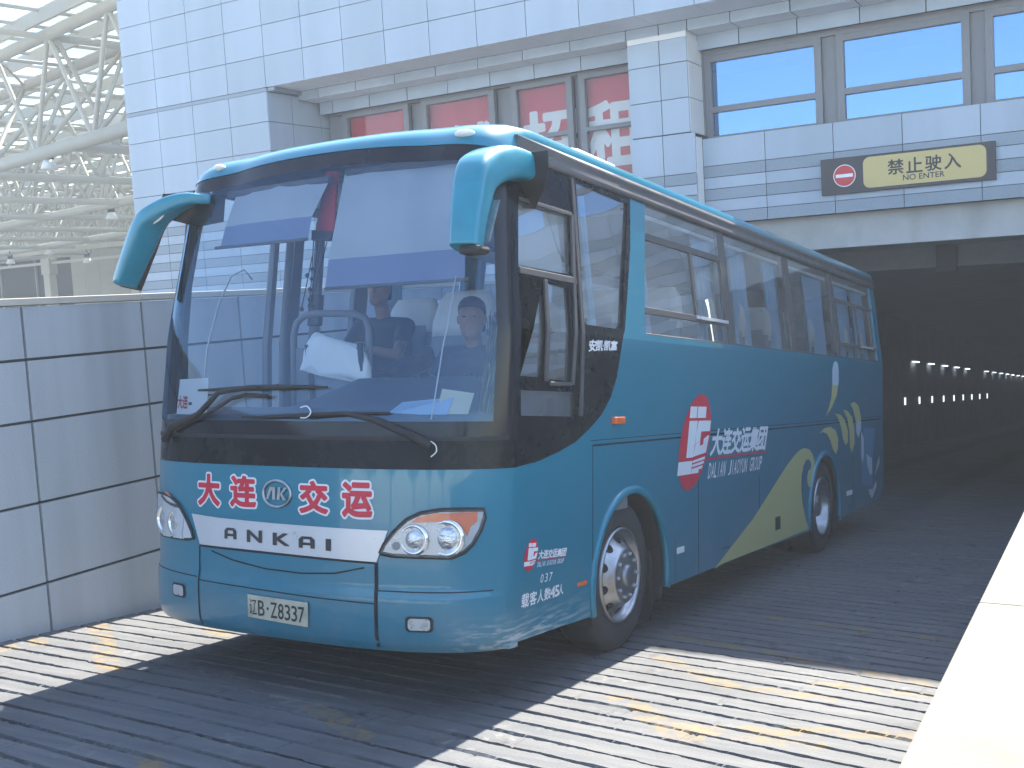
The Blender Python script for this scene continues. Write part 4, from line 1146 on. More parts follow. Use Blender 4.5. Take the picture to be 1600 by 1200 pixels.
# arch lips and wells
for c in (AR1, AR2):
    lip = MB(); n = 36; rr_ = []
    for k in range(n+1):
        a = R(192 - 204*k/n); co, si = math.cos(a), math.sin(a)
        rr_.append([(XS+o, c[0]+(c[2]+r)*co, c[1]+(c[2]+r)*si) for o, r in ((-.03,-.012),(.014,-.012),(.020,.0),(.020,.024),(.012,.036),(-.002,.042))])
    lip.rings(rr_, 0); bp_(lip, 'arch_lip', M_TEALP)
    wl_ = MB(); rr_ = [[(x, c[0]+(c[2]-.005)*math.cos(R(200-220*k/20)), c[1]+(c[2]-.005)*math.sin(R(200-220*k/20))) for k in range(21)] for x in (XS-0.02, .62)]
    wl_.rings(rr_, 0, cap=False, closed=False); wl_.add(rr_[1], [list(range(21))], 0); bp_(wl_, 'wheel_well', M_RUB, fixn=False)
bp_(MB().box(.75, 1.16, 2.40, 2.43, .08, .55), 'mud_flap', M_RUB); bp_(MB().box(.75, 1.16, 7.22, 7.25, .1, .5), 'mud_flap', M_RUB)
# ---- wheels
def wheel(x, yc, zc, s, deep):
    fn = lambda a, c, q: (x + s*a, yc + c, zc + q)
    w_ = bp_(MB().lathe([(-.27,.33),(-.285,.40),(-.27,.455),(-.24,.478),(-.06,.478),(-.028,.462),(-.010,.42),(-.004,.36),(-.012,.318),(-.02,.300)], fn, 48), 'wheel', M_TYRE)
    rim = MB()
    if deep:
        rim.lathe([(-.02,.302),(-.005,.296),(-.004,.285),(-.03,.272),(-.16,.262),(-.175,.20),(-.17,.14),(-.10,.13),(-.04,.10),(-.03,.001)], fn, 48)
    else:
        rim.lathe([(-.02,.303),(-.002,.300),(.0,.288),(-.02,.278),(-.055,.268),(-.05,.245),(-.015,.205),(.02,.180),(.030,.172),(.033,.160),(.030,.115),(.034,.100),(.036,.001)], fn, 48)
    hub = MB()
    if not deep: hub.lathe([(.03,.070),(.052,.068),(.058,.058),(.060,.001)], fn, 28)
    for k in range(10):
        a = 2*math.pi*k/10; r = .138 if not deep else .15; c, q = r*math.cos(a), r*math.sin(a); b0 = .03 if not deep else -.17
        hub.lathe([(b0,.015),(b0+.014,.014),(b0+.022,.007),(b0+.023,.001)], lambda ax, u, v: fn(ax, c+u, q+v), 8)
    hub.build('wheel_nuts', M_HUB, w_)
    if not deep:
        for k in range(10):
            a = 2*math.pi*(k+.5)/10; c, q = .225*math.cos(a), .225*math.sin(a)
            t1 = Vector((-math.sin(a), math.cos(a))); r1 = Vector((math.cos(a), math.sin(a)))
            P = []
            for j in range(14):
                b_ = 2*math.pi*j/14; d1, d2 = .030*math.cos(b_), .024*math.sin(b_)
                rr = .225 + d2; ax = interp(rr, [.18,.205,.245,.268], [.02,-.015,-.05,-.055]) + .003
                P.append(fn(ax, c + t1.x*d1 + r1.x*d2, q + t1.y*d1 + r1.y*d2))
            rim.add(P, [list(range(14))], 1)
    rim.build('rim', [M_CHROME, M_GAP], w_)
    return w_
wheel(1.205, 1.835, .478, 1, False); wheel(1.205, 6.80, .478, 1, True)
wheel(-1.205, 1.835, .478, -1, False); wheel(-1.205, 6.80, .478, -1, True)
wheel(.88, 6.80, .478, 1, True)
bp_(MB().tube([(-1.0,1.835,.478),(1.0,1.835,.478)], .07, 10).tube([(-1.0,6.8,.478),(1.0,6.8,.478)], .09, 10), 'axle', M_DKP)
bp_(MB().box(-1.2, .72, .5, 9.35, .40, .45).box(.72, 1.2, 2.5, 6.1, .36, .41).box(.72, 1.2, .5, 1.3, .36, .40), 'underbody', M_RUB)

# ---- lettering and artwork on the side
def spoly(loops, off, mb=None, mi=0):
    mb = mb or MB(); V, Fc = grid2d(loops, 5.0); return mb.add([(XS+off, u, v) for u, v in V], Fc, mi)
def logo(box, off=0.003):
    """box: (bl, br, tl, tr) image-of-logo corners as (y, z); logo drawn in its own 0..1 units"""
    fm_ = quadmap(*box, lambda y, z: (XS+off, y, z)); fm2 = quadmap(*box, lambda y, z: (XS+off+.0015, y, z))
    def add(mb, f, pts): V, Fc = grid2d([pts], 9); mb.add([f(u, v) for u, v in V], Fc)
    red, wh = MB(), MB()
    el_ = []
    for k in range(40):
        a = 2*math.pi*k/40; u, v = .160+.142*math.cos(a), .5+.5*math.sin(a); el_.append((u + .10*(v-.5), v))
    add(red, fm_, el_)
    add(red, fm_, [(.27,.288),(.98,.288),(.985,.312),(.27,.312)])
    for P in ([(.118,.745),(.185,.745),(.190,.865),(.124,.865)], [(.192,.745),(.275,.745),(.280,.865),(.197,.865)],
              [(.100,.335),(.165,.335),(.198,.715),(.118,.715)][0:4],
              [(.190,.60),(.322,.60),(.330,.715),(.206,.715)], [(.180,.47),(.188,.60),(.236,.60),(.228,.50)],
              [(.165,.340),(.183,.468),(.230,.498),(.226,.450),(.258,.460),(.262,.520),(.304,.555),(.318,.555),(.290,.372)],
              [(.022,.165),(.030,.300),(.160,.300),(.150,.165)], [(.163,.275),(.163,.300),(.284,.332),(.280,.302)], [(.160,.232),(.161,.258),(.274,.286),(.270,.258)], [(.152,.165),(.156,.214),(.262,.240),(.256,.208),(.225,.200),(.222,.165)]):
        add(wh, fm2, [(u-.022, v) for u, v in P])
    tfn = lambda u, v: fm2(.325 + .655*u + .03*(v-.5), .335 + .28*v)
    for i, ch in enumerate('\u5927\u8fde\u4ea4\u8fd0\u96c6\u56e2'):
        lettering(wh, ch, lambda u, v: tfn((i+.02+.94*u)/6, v), bold=0.035)
    tf2 = lambda u, v: fm2(.30 + .63*u + .012*(v-.5), .085 + .165*v)
    x = 0; word = 'DALIAN JIAOYUN GROUP'
    for i, ch in enumerate(word):
        if ch != ' ':
            k = .13 if ch == 'I' else .8
            lettering(wh, ch, lambda u, v: tf2((i + .1 + (.8-k)/2 + k*u)/20, v), bold=0.012)
    return red, wh
LG = [(2.647,0.939),(4.73,0.931),(2.732,1.636),(4.839,1.598)]
r1, w1 = logo(LG)
LG2 = [(0.481,0.689),(0.972,0.664),(0.493,0.863),(0.99,0.814)]
r2, w2 = logo(LG2)
bp_(r1, 'red_emblem', M_DECR, fixn=False); bp_(w1, 'white_lettering', M_DECW, fixn=False)
bp_(r2, 'red_emblem', M_DECR, fixn=False); bp_(w2, 'white_lettering', M_DECW, fixn=False)
tx = MB()
q1 = quadmap(*[(0.659,0.605),(0.795,0.599),(0.67,0.65),(0.81,0.645)], lambda y, z: (XS+.003, y, z))
for i, ch in enumerate('037'): lettering(tx, ch, lambda u, v: q1((i+.12+.62*u)/2.75, v), bold=0.004)
q2 = quadmap(*[(0.455,0.501),(0.931,0.504),(0.466,0.574),(0.94,0.56)], lambda y, z: (XS+.003, y, z))
for ch, a, b in (('\u8f7d',0,.165),('\u5ba2',.185,.345),('\u4eba',.365,.51),('\u6570',.53,.685),('4',.675,.785),('5',.79,.885),('\u4eba',.875,1.0)):
    lettering(tx, ch, lambda u, v: q2(a+(b-a)*u, v), bold=0.022)
bp_(tx, 'white_lettering', M_DECW, fixn=False)
wave = [(3.401,0.302),(4.352,0.588),(5.327,0.968),(5.578,1.049),(5.795,1.101),(5.951,1.11),(6.11,1.091),(6.225,1.042),(6.294,0.957),(6.277,0.813),(6.216,0.742),(6.099,0.722),(6.043,0.76),(6.029,0.829),(6.081,0.888),(6.162,0.895),(6.176,0.951),(6.107,0.995),(5.993,0.994),(5.901,0.941),(5.832,0.842),(5.821,0.721),(5.868,0.566),(5.986,0.402)]
wave = wave + [(6.10,.322),(4.3,.319),(3.63,.321)]
bp_(spoly([wave], .0024), 'yellow_wave', M_DECY, fixn=False)
leaves = [[(7.183, 1.976), (7.262, 1.951), (7.301, 1.883), (7.297, 1.761), (7.209, 1.611), (6.989, 1.485), (6.752, 1.396), (6.871, 1.486), (6.979, 1.585), (7.024, 1.731), (7.029, 1.878), (7.085, 1.953)], [(6.496, 1.234), (6.697, 1.28), (6.93, 1.287), (7.142, 1.247), (7.249, 1.163), (7.245, 1.055), (7.161, 0.991), (7.028, 1.05), (6.925, 1.148), (6.797, 1.218), (6.645, 1.242)], [(7.121, 1.423), (7.368, 1.405), (7.565, 1.339), (7.692, 1.218), (7.688, 1.106), (7.585, 1.071), (7.472, 1.141), (7.392, 1.268), (7.256, 1.373)], [(7.483, 1.458), (7.685, 1.442), (7.891, 1.368), (7.993, 1.237), (8.003, 1.079), (7.877, 0.971), (7.775, 1.046), (7.766, 1.215), (7.653, 1.372)], [(7.807, 1.518), (8.02, 1.538), (8.205, 1.493), (8.328, 1.36), (8.323, 1.228), (8.191, 1.13), (8.087, 1.191), (8.058, 1.336), (7.955, 1.452)]]
slv = [[(8.322, 1.206), (8.448, 1.121), (8.46, 0.914), (8.372, 0.83), (8.311, 0.921)], [(8.573, 0.931), (8.876, 0.863), (8.882, 0.681), (8.765, 0.673), (8.634, 0.786)], [(9.303, 0.873), (9.285, 0.78), (9.006, 0.642), (9.192, 0.816)], [(9.075, 0.584), (9.129, 0.511), (8.857, 0.386), (8.722, 0.45), (8.691, 0.513), (8.896, 0.497)]]
for i, l in enumerate(leaves): 
    if i in (0, 4):
        cut = sum(p[1] for p in l)/len(l) + (.0 if i == 0 else -.06)
        m_ = MB(); V, Fc = grid2d([l], 0.04)
        for f in Fc:
            zc = sum(V[k][1] for k in f)/len(f); up_ = (zc > cut) if i == 0 else (zc < cut)
            m_.add([(XS+.0028, V[k][0], V[k][1]) for k in f], [list(range(len(f)))], 1 if up_ else 0)
        bp_(m_, 'wave_drop', [M_DECY, M_DECP])
    else: bp_(spoly([l], .0028), 'wave_drop', M_DECY, fixn=False)
for l in slv: bp_(spoly([l], .0034), 'wave_drop', M_DECP, fixn=False)
bp_(spoly([[(8.453,1.239),(9.065,1.215),(8.91,0.861),(8.897,0.527),(8.363,0.596),(8.311,0.921)]], .0026), 'blue_block', M_DECB, fixn=False)

# ---- roof
SEC = [(1.25,3.052),(1.248,3.08),(1.228,3.115),(1.16,3.14),(1.0,3.155),(.75,3.165),(.4,3.172),(0,3.175)]
SEC = SEC + [(-x, z) for x, z in SEC[-2::-1]]
rf = MB(); rf.rings([[(x, y, z) for x, z in SEC] for y in list(np.linspace(1.0, 9.2, 12)) + [9.43, 9.51]], 0, cap=False, closed=False)
def rtop(x): return interp(abs(x), [p[0] for p in SEC[:8]][::-1], [p[1] for p in SEC[:8]][::-1])
rows_ = []
for t_ in (0, .12, .28, .46, .64, .82, 1.0):
    row = []
    for a in AC:
        z0 = crown(a, 3.02); p0 = Vector(FP(a, z0, 0.004)); x1 = a
        zt = rtop(a); p2 = Vector((a, 1.0, zt)); p1 = Vector((a, p0.y + .05, zt + .012))
        row.append(tuple(p0*(1-t_)**2 + p1*2*t_*(1-t_) + p2*t_**2))
    rows_.append(row)
rf.rings(rows_, 0, cap=False, closed=False)
bp_(rf, 'roof', M_TEAL)
for lx in (1.05, -.93):
    p = Vector(FP(lx, crown(lx, 3.02), .004)); yy_ = p.y + .035
    bp_(MB().ball((lx, yy_, p.z+.062), (.066 if lx > 0 else .04,.045,.022), 16, 8), 'roof_marker_lamp', M_WHITEP)
ac = MB(); 
prof = [(-1.0,3.10),(-.98,3.22),(-.8,3.27),(.8,3.27),(1.02,3.222),(1.06,3.13)]
ac.rings([[(x*s, y, 3.13+(z-3.13)*h) for x, z in prof] for y, s, h in ((1.45,.9,.25),(1.62,.97,.8),(1.8,1,1),(2.35,1,.95),(2.55,.97,.6),(2.62,.95,.2))], 0)
bp_(ac, 'roof_hatch', M_WHITEP)
# ---- rear and right side, floor, ceiling
bp_(MB().box(-1.245, 1.245, 9.49, 9.528, .46, 3.06), 'rear_panel', M_TEAL)
rs = [(.42,.335)] + [(.42,.95),(1.98,.95),(1.98,2.02),(9.50,2.02),(9.50,.46),(9.33,.36)] + arc(AR2, -12, 192)[0:] + arc(AR1, -12, 192)
bp_(MB().slab([rs], lambda u, v, d: (-XS+d, u, v), 0.03), 'side_panel', M_TEAL)
rp_ = MB()
for a, b in ((.42,.47),(1.20,1.245),(1.40,1.50),(2.12,2.28),(3.85,3.98),(5.61,5.80),(7.32,7.46),(9.30,9.50)): rp_.box(-XS, -XS+.05, a, b, .95 if a < 1.6 else 2.02, 2.93)
rp_.box(-XS, -XS+.03, .62, 9.5, 2.928, 3.052)
bp_(rp_, 'window_post', M_GREYP)
g = MB(); 
for a, b, z0 in ((.47,1.20,.95),(1.5,2.12,.95),(2.28,3.85,2.02),(3.98,5.61,2.02),(5.80,7.32,2.02),(7.46,9.30,2.02)):
    g.add([(-XS+.015,a,z0),(-XS+.015,b,z0),(-XS+.015,b,2.927),(-XS+.015,a,2.927)], [(0,1,2,3)])
bp_(g, 'far_side_window', M_RG, fixn=False)
bp_(MB().box(-1.2, 1.21, 1.9, 9.4, 1.15, 1.2).box(-.15, 1.21, .6, 1.9, 1.05, 1.1).box(-1.2, -.15, .5, 1.9, .55, .6).box(-1.2, -.15, 1.88, 1.9, .6, 1.2), 'floor', M_FLOOR)
bp_(MB().box(-1.2, 1.21, 1.05, 9.45, 2.99, 3.01).box(.85, 1.20, 2.2, 9.3, 2.84, 2.87).box(-1.2, -.85, 2.2, 9.3, 2.84, 2.87), 'ceiling_liner', M_LINER)
bp_(MB().box(-1.2, 1.2, 9.40, 9.47, 1.2, 2.98), 'rear_lining', M_GREYP)
bp_(MB().box(1.19, 1.217, 1.9, 9.35, 1.1, 2.0).box(-1.217, -1.19, 2.0, 9.35, 1.1, 2.0).box(1.19, 1.217, .6, 1.9, .9, 1.48), 'wall_lining', M_GREYP)

# ------------------------------------------------------------------ inside the coach
ds = MB()
rings = []
for x in np.linspace(-1.19, 1.19, 25):
    k = max(0, min(1, (x+.35)/.5)); k = k*k*(3-2*k); e = 1 if x < .9 else 1-(x-.9)*.6
    y0 = yf(x, 1.5) + .035; zt = 1.56 + .17*k*e
    rings.append([(x, y0, 1.45), (x, y0+.005, 1.515), (x, y0+.20, 1.53+.03*k), (x, .52+.05*k, zt), (x, .66+.05*k, zt-.012), (x, .74+.05*k, zt-.10), (x, .76, 1.15), (x, y0+.1, 1.1)])
ds.rings(rings, 0)
bp_(ds, 'dashboard', M_DASH)
stw = MB()
cx, cy, cz, rr = .47, .84, 1.70, .225
tilt = R(28)
ring = [(cx + rr*math.cos(2*math.pi*k/32), cy + rr*math.sin(2*math.pi*k/32)*math.cos(tilt), cz + rr*math.sin(2*math.pi*k/32)*-math.sin(tilt)*-1) for k in range(33)]
stw.tube(ring, .016, 8, cap=False)
for a in (30, 150, 270): stw.tube([(cx, cy, cz-.03), (cx+rr*math.cos(R(a)), cy+rr*math.sin(R(a))*math.cos(tilt), cz+rr*math.sin(R(a))*math.sin(tilt))], .012, 6)
stw.tube([(cx, cy, cz-.02), (cx, cy-.1, cz-.35)], .03, 8)
bp_(stw, 'steering_wheel', M_DKP)
def blind(name, x0, x1, zt, zm, zb):
    b = MB(); n = 10
    f = lambda x, z, o: (x, max(yf(x, z) + .075, .31) + o, z)
    for mi, (a, c) in enumerate(((zt, zm), (zm, zb))):
        b.rings([[f(x0[1 if False else 0] + (x1[0]-x0[0])*i/n if z == zt else (x0[1]+(x1[1]-x0[1])*i/n) if z == zb else (x0[0]+(x0[1]-x0[0])*.75 + ((x1[0]+(x1[1]-x1[0])*.75)-(x0[0]+(x0[1]-x0[0])*.75))*i/n), z, .004*math.sin(i*2.2)) for i in range(n+1)] for z in (a, c)], mi, cap=False, closed=False)
    o = bp_(b, name, [M_BLIND, M_BLINDB])
    xb0, xb1 = x0[1], x1[1]
    MB().tube([f(xb0, zb, 0), f(xb1, zb, 0)], .010, 6).build('hem_bar', M_GREYP, o)
    MB().tube([f(x0[0], zt, 0), f(x1[0], zt, 0)], .022, 8).build('roller', M_GREYP, o)
blind('sun_blind', (.17, .06), (1.06, 1.03), 2.90, 2.40, 2.235)
blind('sun_blind', (-.78, -.80), (.06, -.07), 2.87, 2.66, 2.53)
hr_ = MB()
hr_.tube([(-.58,.78,1.25),(-.59,.78,2.02),(-.57,.78,2.09),(-.51,.78,2.135),(-.42,.78,2.145),(-.10,.78,2.13),(-.02,.78,2.10),(.01,.78,2.04),(.01,.78,1.25)], .022, 10)
hr_.box(-.57, -.02, .775, .79, 1.3, 1.93)
bp_(hr_, 'hand_rail', M_GREYP)
bp_(MB().tube([(-1.12,1.27,.6),(-1.12,1.27,2.85)], .028, 10).tube([(-1.0,1.45,.6),(-1.0,1.45,2.85)], .05, 4), 'door_post', M_GREYP)
bp_(MB().box(-1.03,-.93,1.40,1.46,2.12,2.34), 'ticket_box', M_DKP, bevel=.01)
# seats
def seat(name, x, y, zf, cover=True, h=1.15, w=.44, parent=None):
    e = empty(name, (x, y, zf), parent=bus)
    b = MB()
    b.rings([[(-w/2, .0, .36), (w/2, .0, .36), (w/2, .44, .34), (-w/2, .44, .34)], [(-w/2, -.03, .46), (w/2, -.03, .46), (w/2, .44, .44), (-w/2, .44, .44)]], 0, smooth=False)
    b.build('cushion', M_SEAT, e, bevel=.03)
    bk = MB(); rg = []
    for z, wd, yy, th in ((.40, w, .40, .12), (.70, w, .44, .12), (.95, w*.97, .49, .11), (h-.06, w*.86, .53, .09), (h, w*.70, .54, .05)):
        rg.append([(-wd/2, yy-th/2+.02, z), (-wd/2+.05, yy-th/2, z), (wd/2-.05, yy-th/2, z), (wd/2, yy-th/2+.02, z), (wd/2, yy+th/2, z), (-wd/2, yy+th/2, z)])
    bk.rings(rg, 0); bk.build('backrest', M_SEAT, e)
    if cover:
        cv = MB(); rg = []
        for z, wd, yy, th in ((h-.30, w*1.0, .485, .135), (h-.2, w*1.0, .50, .13), (h-.06, w*.89, .53, .105), (h+.01, w*.72, .54, .06)):
            rg.append([(-wd/2, yy-th/2+.02, z), (-wd/2+.05, yy-th/2, z), (wd/2-.05, yy-th/2, z), (wd/2, yy-th/2+.02, z), (wd/2, yy+th/2, z), (-wd/2, yy+th/2, z)])
        cv.rings(rg, 0); cv.build('headrest_cover', M_COVER, e)
    MB().box(-w/2+.04, w/2-.04, .08, .36, 0, .35).build('seat_base', M_DKP, e)
    return e
first = seat('passenger_seat', .93, 2.50, 1.26)
def dup(root, loc):
    r = root.copy(); COL.objects.link(r); r.location = loc
    for ch in list(root.children):
        c = ch.copy(); COL.objects.link(c); c.parent = r
    return r
for row in range(9):
    y = 2.50 + row*.74
    for x in (.93, .47, -.47, -.93):
        if row == 0 and x == .93: continue
        if row == 8 and False: continue
        dup(first, (x, y, 1.26))
ds_ = seat('driver_seat', .62, 1.0, 1.10, cover=False, h=.98, w=.5)
seat('crew_seat', .08, 1.25, 1.16, h=1.17, w=.46)
seat('passenger_seat', -.70, 1.75, 1.2)
seat('passenger_seat', -.28, 1.80, 1.2)
# folding guide seat by the hand rail
gs_ = empty('guide_seat', (-.13, .58, 1.2), parent=bus)
b = MB(); b.rings([[(-.19,.12,.25),(.19,.12,.25),(.19,.17,.25),(-.19,.17,.25)],[(-.20,.04,.72),(.20,.04,.72),(.20,.10,.72),(-.20,.10,.72)]], 0, smooth=False)
b.build('backrest', M_SEAT, gs_, bevel=.02)
b = MB(); b.tube([(-.2,.14,.0),(-.2,.03,.74)], .018, 8).tube([(.2,.14,.0),(.2,.03,.74)], .018, 8); b.build('seat_frame', M_DKP, gs_)
# curtains
def curtain(x, y0, y1, z0=2.03, z1=2.87, tilt=0.0, amp=.018):
    n = max(8, int((y1-y0)/.012)); rg = []
    for z, k in ((z0, 1.0), ((z0*2+z1)/3, .96), ((z0+2*z1)/3, .92), (z1, 1.0)):
        yc = (y0+y1)/2 + tilt*(z-z0)
        rg.append([(x + amp*math.sin(i*.9+.5*math.sin(i*.37)+z), yc + ((i/n)-.5)*(y1-y0)*k, z) for i in range(n+1)])
    c = MB(); c.rings(rg, 0, cap=False, closed=False)
    return bp_(c, 'curtain', M_CURT, fixn=False)
for y0, y1 in [(1.528, 1.637), (2.405, 2.54), (3.446, 4.035), (4.291, 4.752), (5.237, 5.765), (6.558, 7.299), (7.862, 8.473), (8.634, 9.244)]: curtain(1.135, y0, y1, tilt=.02)
for y0, y1 in ((2.4,2.7),(3.5,3.95),(5.2,5.7),(6.9,7.4),(8.7,9.1)): curtain(-1.165, y0, y1)
bp_(MB().box(1.13,1.19,2.2,9.2,2.86,2.885).box(-1.19,-1.13,2.2,9.2,2.86,2.885), 'curtain_rail', M_GREYP)
crd = MB().tube([(-.83,.22,1.50),(-.80,.24,1.9),(-.77,.30,2.2),(-.74,.36,2.36),(-.69,.42,2.40),(-.66,.46,2.34)], .006, 6)
crd.tube([(.93,.10,1.5),(.955,.18,1.9),(.99,.28,2.25)], .004, 6)
bp_(crd, 'white_cord', M_WHITEP)

# ------------------------------------------------------------------ mirrors
def mirror(path, wid, thk, sec_x, mats, name='wing_mirror'):
    """path: points; section: rounded box, wid along sec_x, thk across"""
    mb = MB(); rg = []
    P = [Vector(p) for p in path]
    sx = Vector(sec_x).normalized()
    for i, p in enumerate(P):
        d = (P[min(i+1, len(P)-1)] - P[max(i-1, 0)]).normalized()
        s = (sx - d*sx.dot(d)).normalized(); n = d.cross(s)
        w, t_ = wid[i]/2, thk[i]/2; pts = []
        for k in range(24):
            a = 2*math.pi*k/24; c, q = math.cos(a), math.sin(a)
            pts.append(tuple(p + s*w*math.copysign(abs(c)**.45, c) + n*t_*math.copysign(abs(q)**.55, q)))
        rg.append(pts)
    mb.rings(rg, 0)
    return mb
def wlist(ws, n=5):
    out = []
    for a, b in zip(ws[:-1], ws[1:]): out += [a+(b-a)*k/n for k in range(n)]
    return out + [ws[-1]]
# near mirror: grows out of the roof corner, bends forward and down
NP = [(1.27, 0.632, 2.866), (1.27, 0.389, 2.843), (1.27, 0.156, 2.748), (1.27, 0.062, 2.598), (1.27, 0.007, 2.464), (1.27, -0.03, 2.346)]
NP = [(x, y, z) for x, y, z in NP]
mo = bp_(mirror(smooth_path(NP), wlist([.19,.205,.20,.185,.17,.155]), wlist([.16,.185,.19,.15,.13,.11]), (1,.10,0), None), 'wing_mirror', M_TEALP)
def fsec(P, dx, dy, dz): return [(p[0]+dx, p[1]+dy, p[2]+dz) for p in P]
e_ = Vector(NP[-1]); MB().box(e_.x-.066,e_.x+.066,e_.y-.045,e_.y+.06,e_.z-.035,e_.z+.006).build('mirror_foot', M_RUB, mo, bevel=.018)
mg = MB(); mg.rings([[(e_.x+sx_*.055, y+.055, z) for sx_ in (-1,1)] + [(e_.x+sx_*.055, y+.068, z) for sx_ in (1,-1)] for y, z in ((e_.y, e_.z+.03), (NP[3][1]+.01, NP[3][2]))], 0, smooth=False); mg.build('mirror_glass', M_CHROME, mo)
n0 = Vector(NP[0]); MB().rings([[(n0.x-.08,n0.y-.03,n0.z-.085),(n0.x+.085,n0.y-.03,n0.z-.085),(n0.x+.085,n0.y-.03,n0.z+.075),(n0.x-.08,n0.y-.03,n0.z+.075)],[(1.06,n0.y+.13,n0.z-.20),(1.20,n0.y+.10,n0.z-.22),(1.20,n0.y+.10,n0.z+.06),(1.06,n0.y+.13,n0.z+.06)]], 0).build('mirror_gaiter', M_RUB, mo, bevel=.01)
FM = [(-.98,.36,2.80),(-1.10,.26,2.80),(-1.25,.20,2.775),(-1.385,.17,2.69),(-1.43,.16,2.56),(-1.475,.15,2.42),(-1.50,.15,2.315)]
FM = [(-0.928, 0.34, 2.843), (-1.036, 0.27, 2.839), (-1.178, 0.22, 2.793), (-1.315, 0.2, 2.718), (-1.39, 0.19, 2.57), (-1.49, 0.18, 2.329)]
fo = bp_(mirror(smooth_path(FM), wlist([.10,.14,.17,.19,.18,.15]), wlist([.05,.075,.11,.125,.12,.09]), (.35,1,0.2), None), 'wing_mirror', M_TEALP)
mirror([(p[0]+.030, p[1]+.050, p[2]-.012) for p in smooth_path(FM)[10:]], wlist([.18,.20,.19,.15])[:16], [.06]*16, (.35,1,0.2), None).build('mirror_back', M_RUB, fo)
ga = [[(-0.891, 2.881), (-0.908, 2.719)], [(-0.961, 2.882), (-1.028, 2.693)], [(-1.196, 2.893), (-1.271, 2.76)], [(-1.143, 2.81), (-1.183, 2.765)]]
MB().rings([[(a[0], y-.03, a[1]), (b[0], y-.03, b[1]), (b[0]+.02, y+.05, b[1]), (a[0]+.02, y+.05, a[1])] for (a, b), y in zip(ga, (.42, .35, .29, .26))], 0).build('mirror_arm', M_RUB, fo)
st_ = [(-1.061, 2.771), (-1.128, 2.714), (-1.223, 2.69), (-1.28, 2.703)]
MB().tube(smooth_path([(x, .17, z) for x, z in st_]), .007, 6).build('mirror_stay', M_WHITEP, fo)

# ------------------------------------------------------------------ people
M_SKIN = mat('skin', (0.27, 0.15, 0.10), 0.5, var=0.08, vscale=14)
M_HAIR = mat('black_hair', (0.012, 0.011, 0.011), 0.5, var=0.3, vscale=40)
M_SHIRT = mat('navy_shirt', (0.028, 0.040, 0.070), 0.85, var=0.2, vscale=6)
M_SHIRT2 = mat('black_shirt', (0.018, 0.022, 0.034), 0.85, var=0.2, vscale=6)
M_TROU = mat('dark_trousers', (0.03, 0.032, 0.04), 0.85)
M_EYE = mat('eye_dark', (0.02, 0.015, 0.012), 0.2); M_LIP = mat('lip', (0.30, 0.12, 0.10), 0.5)
def remesh(o, vox, it=6):
    r = o.modifiers.new('remesh', 'REMESH'); r.mode = 'VOXEL'; r.voxel_size = vox; r.use_smooth_shade = True
    s = o.modifiers.new('smooth', 'SMOOTH'); s.iterations = it; s.factor = 0.5
    return o
def limb(mb, pts, rad, n=12): mb.tube(pts, rad, n)
def hand(mb, w, d, up, side, curl=0.9):
    """palm at the wrist w going along d, five fingers of different lengths bent towards -up"""
    w = Vector(w); d = Vector(d).normalized(); up = Vector(up).normalized(); s = d.cross(up).normalized()*side; up = s.cross(d)*side
    mb.rings([[tuple(w + d*a + s*(bw*cx_) + up*(bt*cz_)) for cx_, cz_ in ((-1,-.6),(0,-1),(1,-.6),(1,.6),(0,1),(-1,.6))] for a, bw, bt in ((0,.026,.018),(.04,.038,.016),(.09,.042,.014))])
    for k, (o, l) in enumerate(((-.033,.062),(-.011,.075),(.011,.079),(.033,.070))):
        p = w + d*.085 + s*o; dirn = d.copy(); pts = [tuple(p)]
        for j in range(3):
            dirn = (dirn - up*curl*.55).normalized(); p = p + dirn*l/2.4*(1-.12*j); pts.append(tuple(p))
        mb.tube(pts, [.0095,.009,.0082,.007], 8)
    p = w + d*.03 + s*.036; pts = [tuple(p)]; dirn = (d*.6 + s*.8).normalized()
    for j in range(2):
        p = p + dirn*.032; pts.append(tuple(p)); dirn = (dirn + d*.5 - up*curl*.5).normalized()
    mb.tube(pts, [.012,.0105,.009], 8)
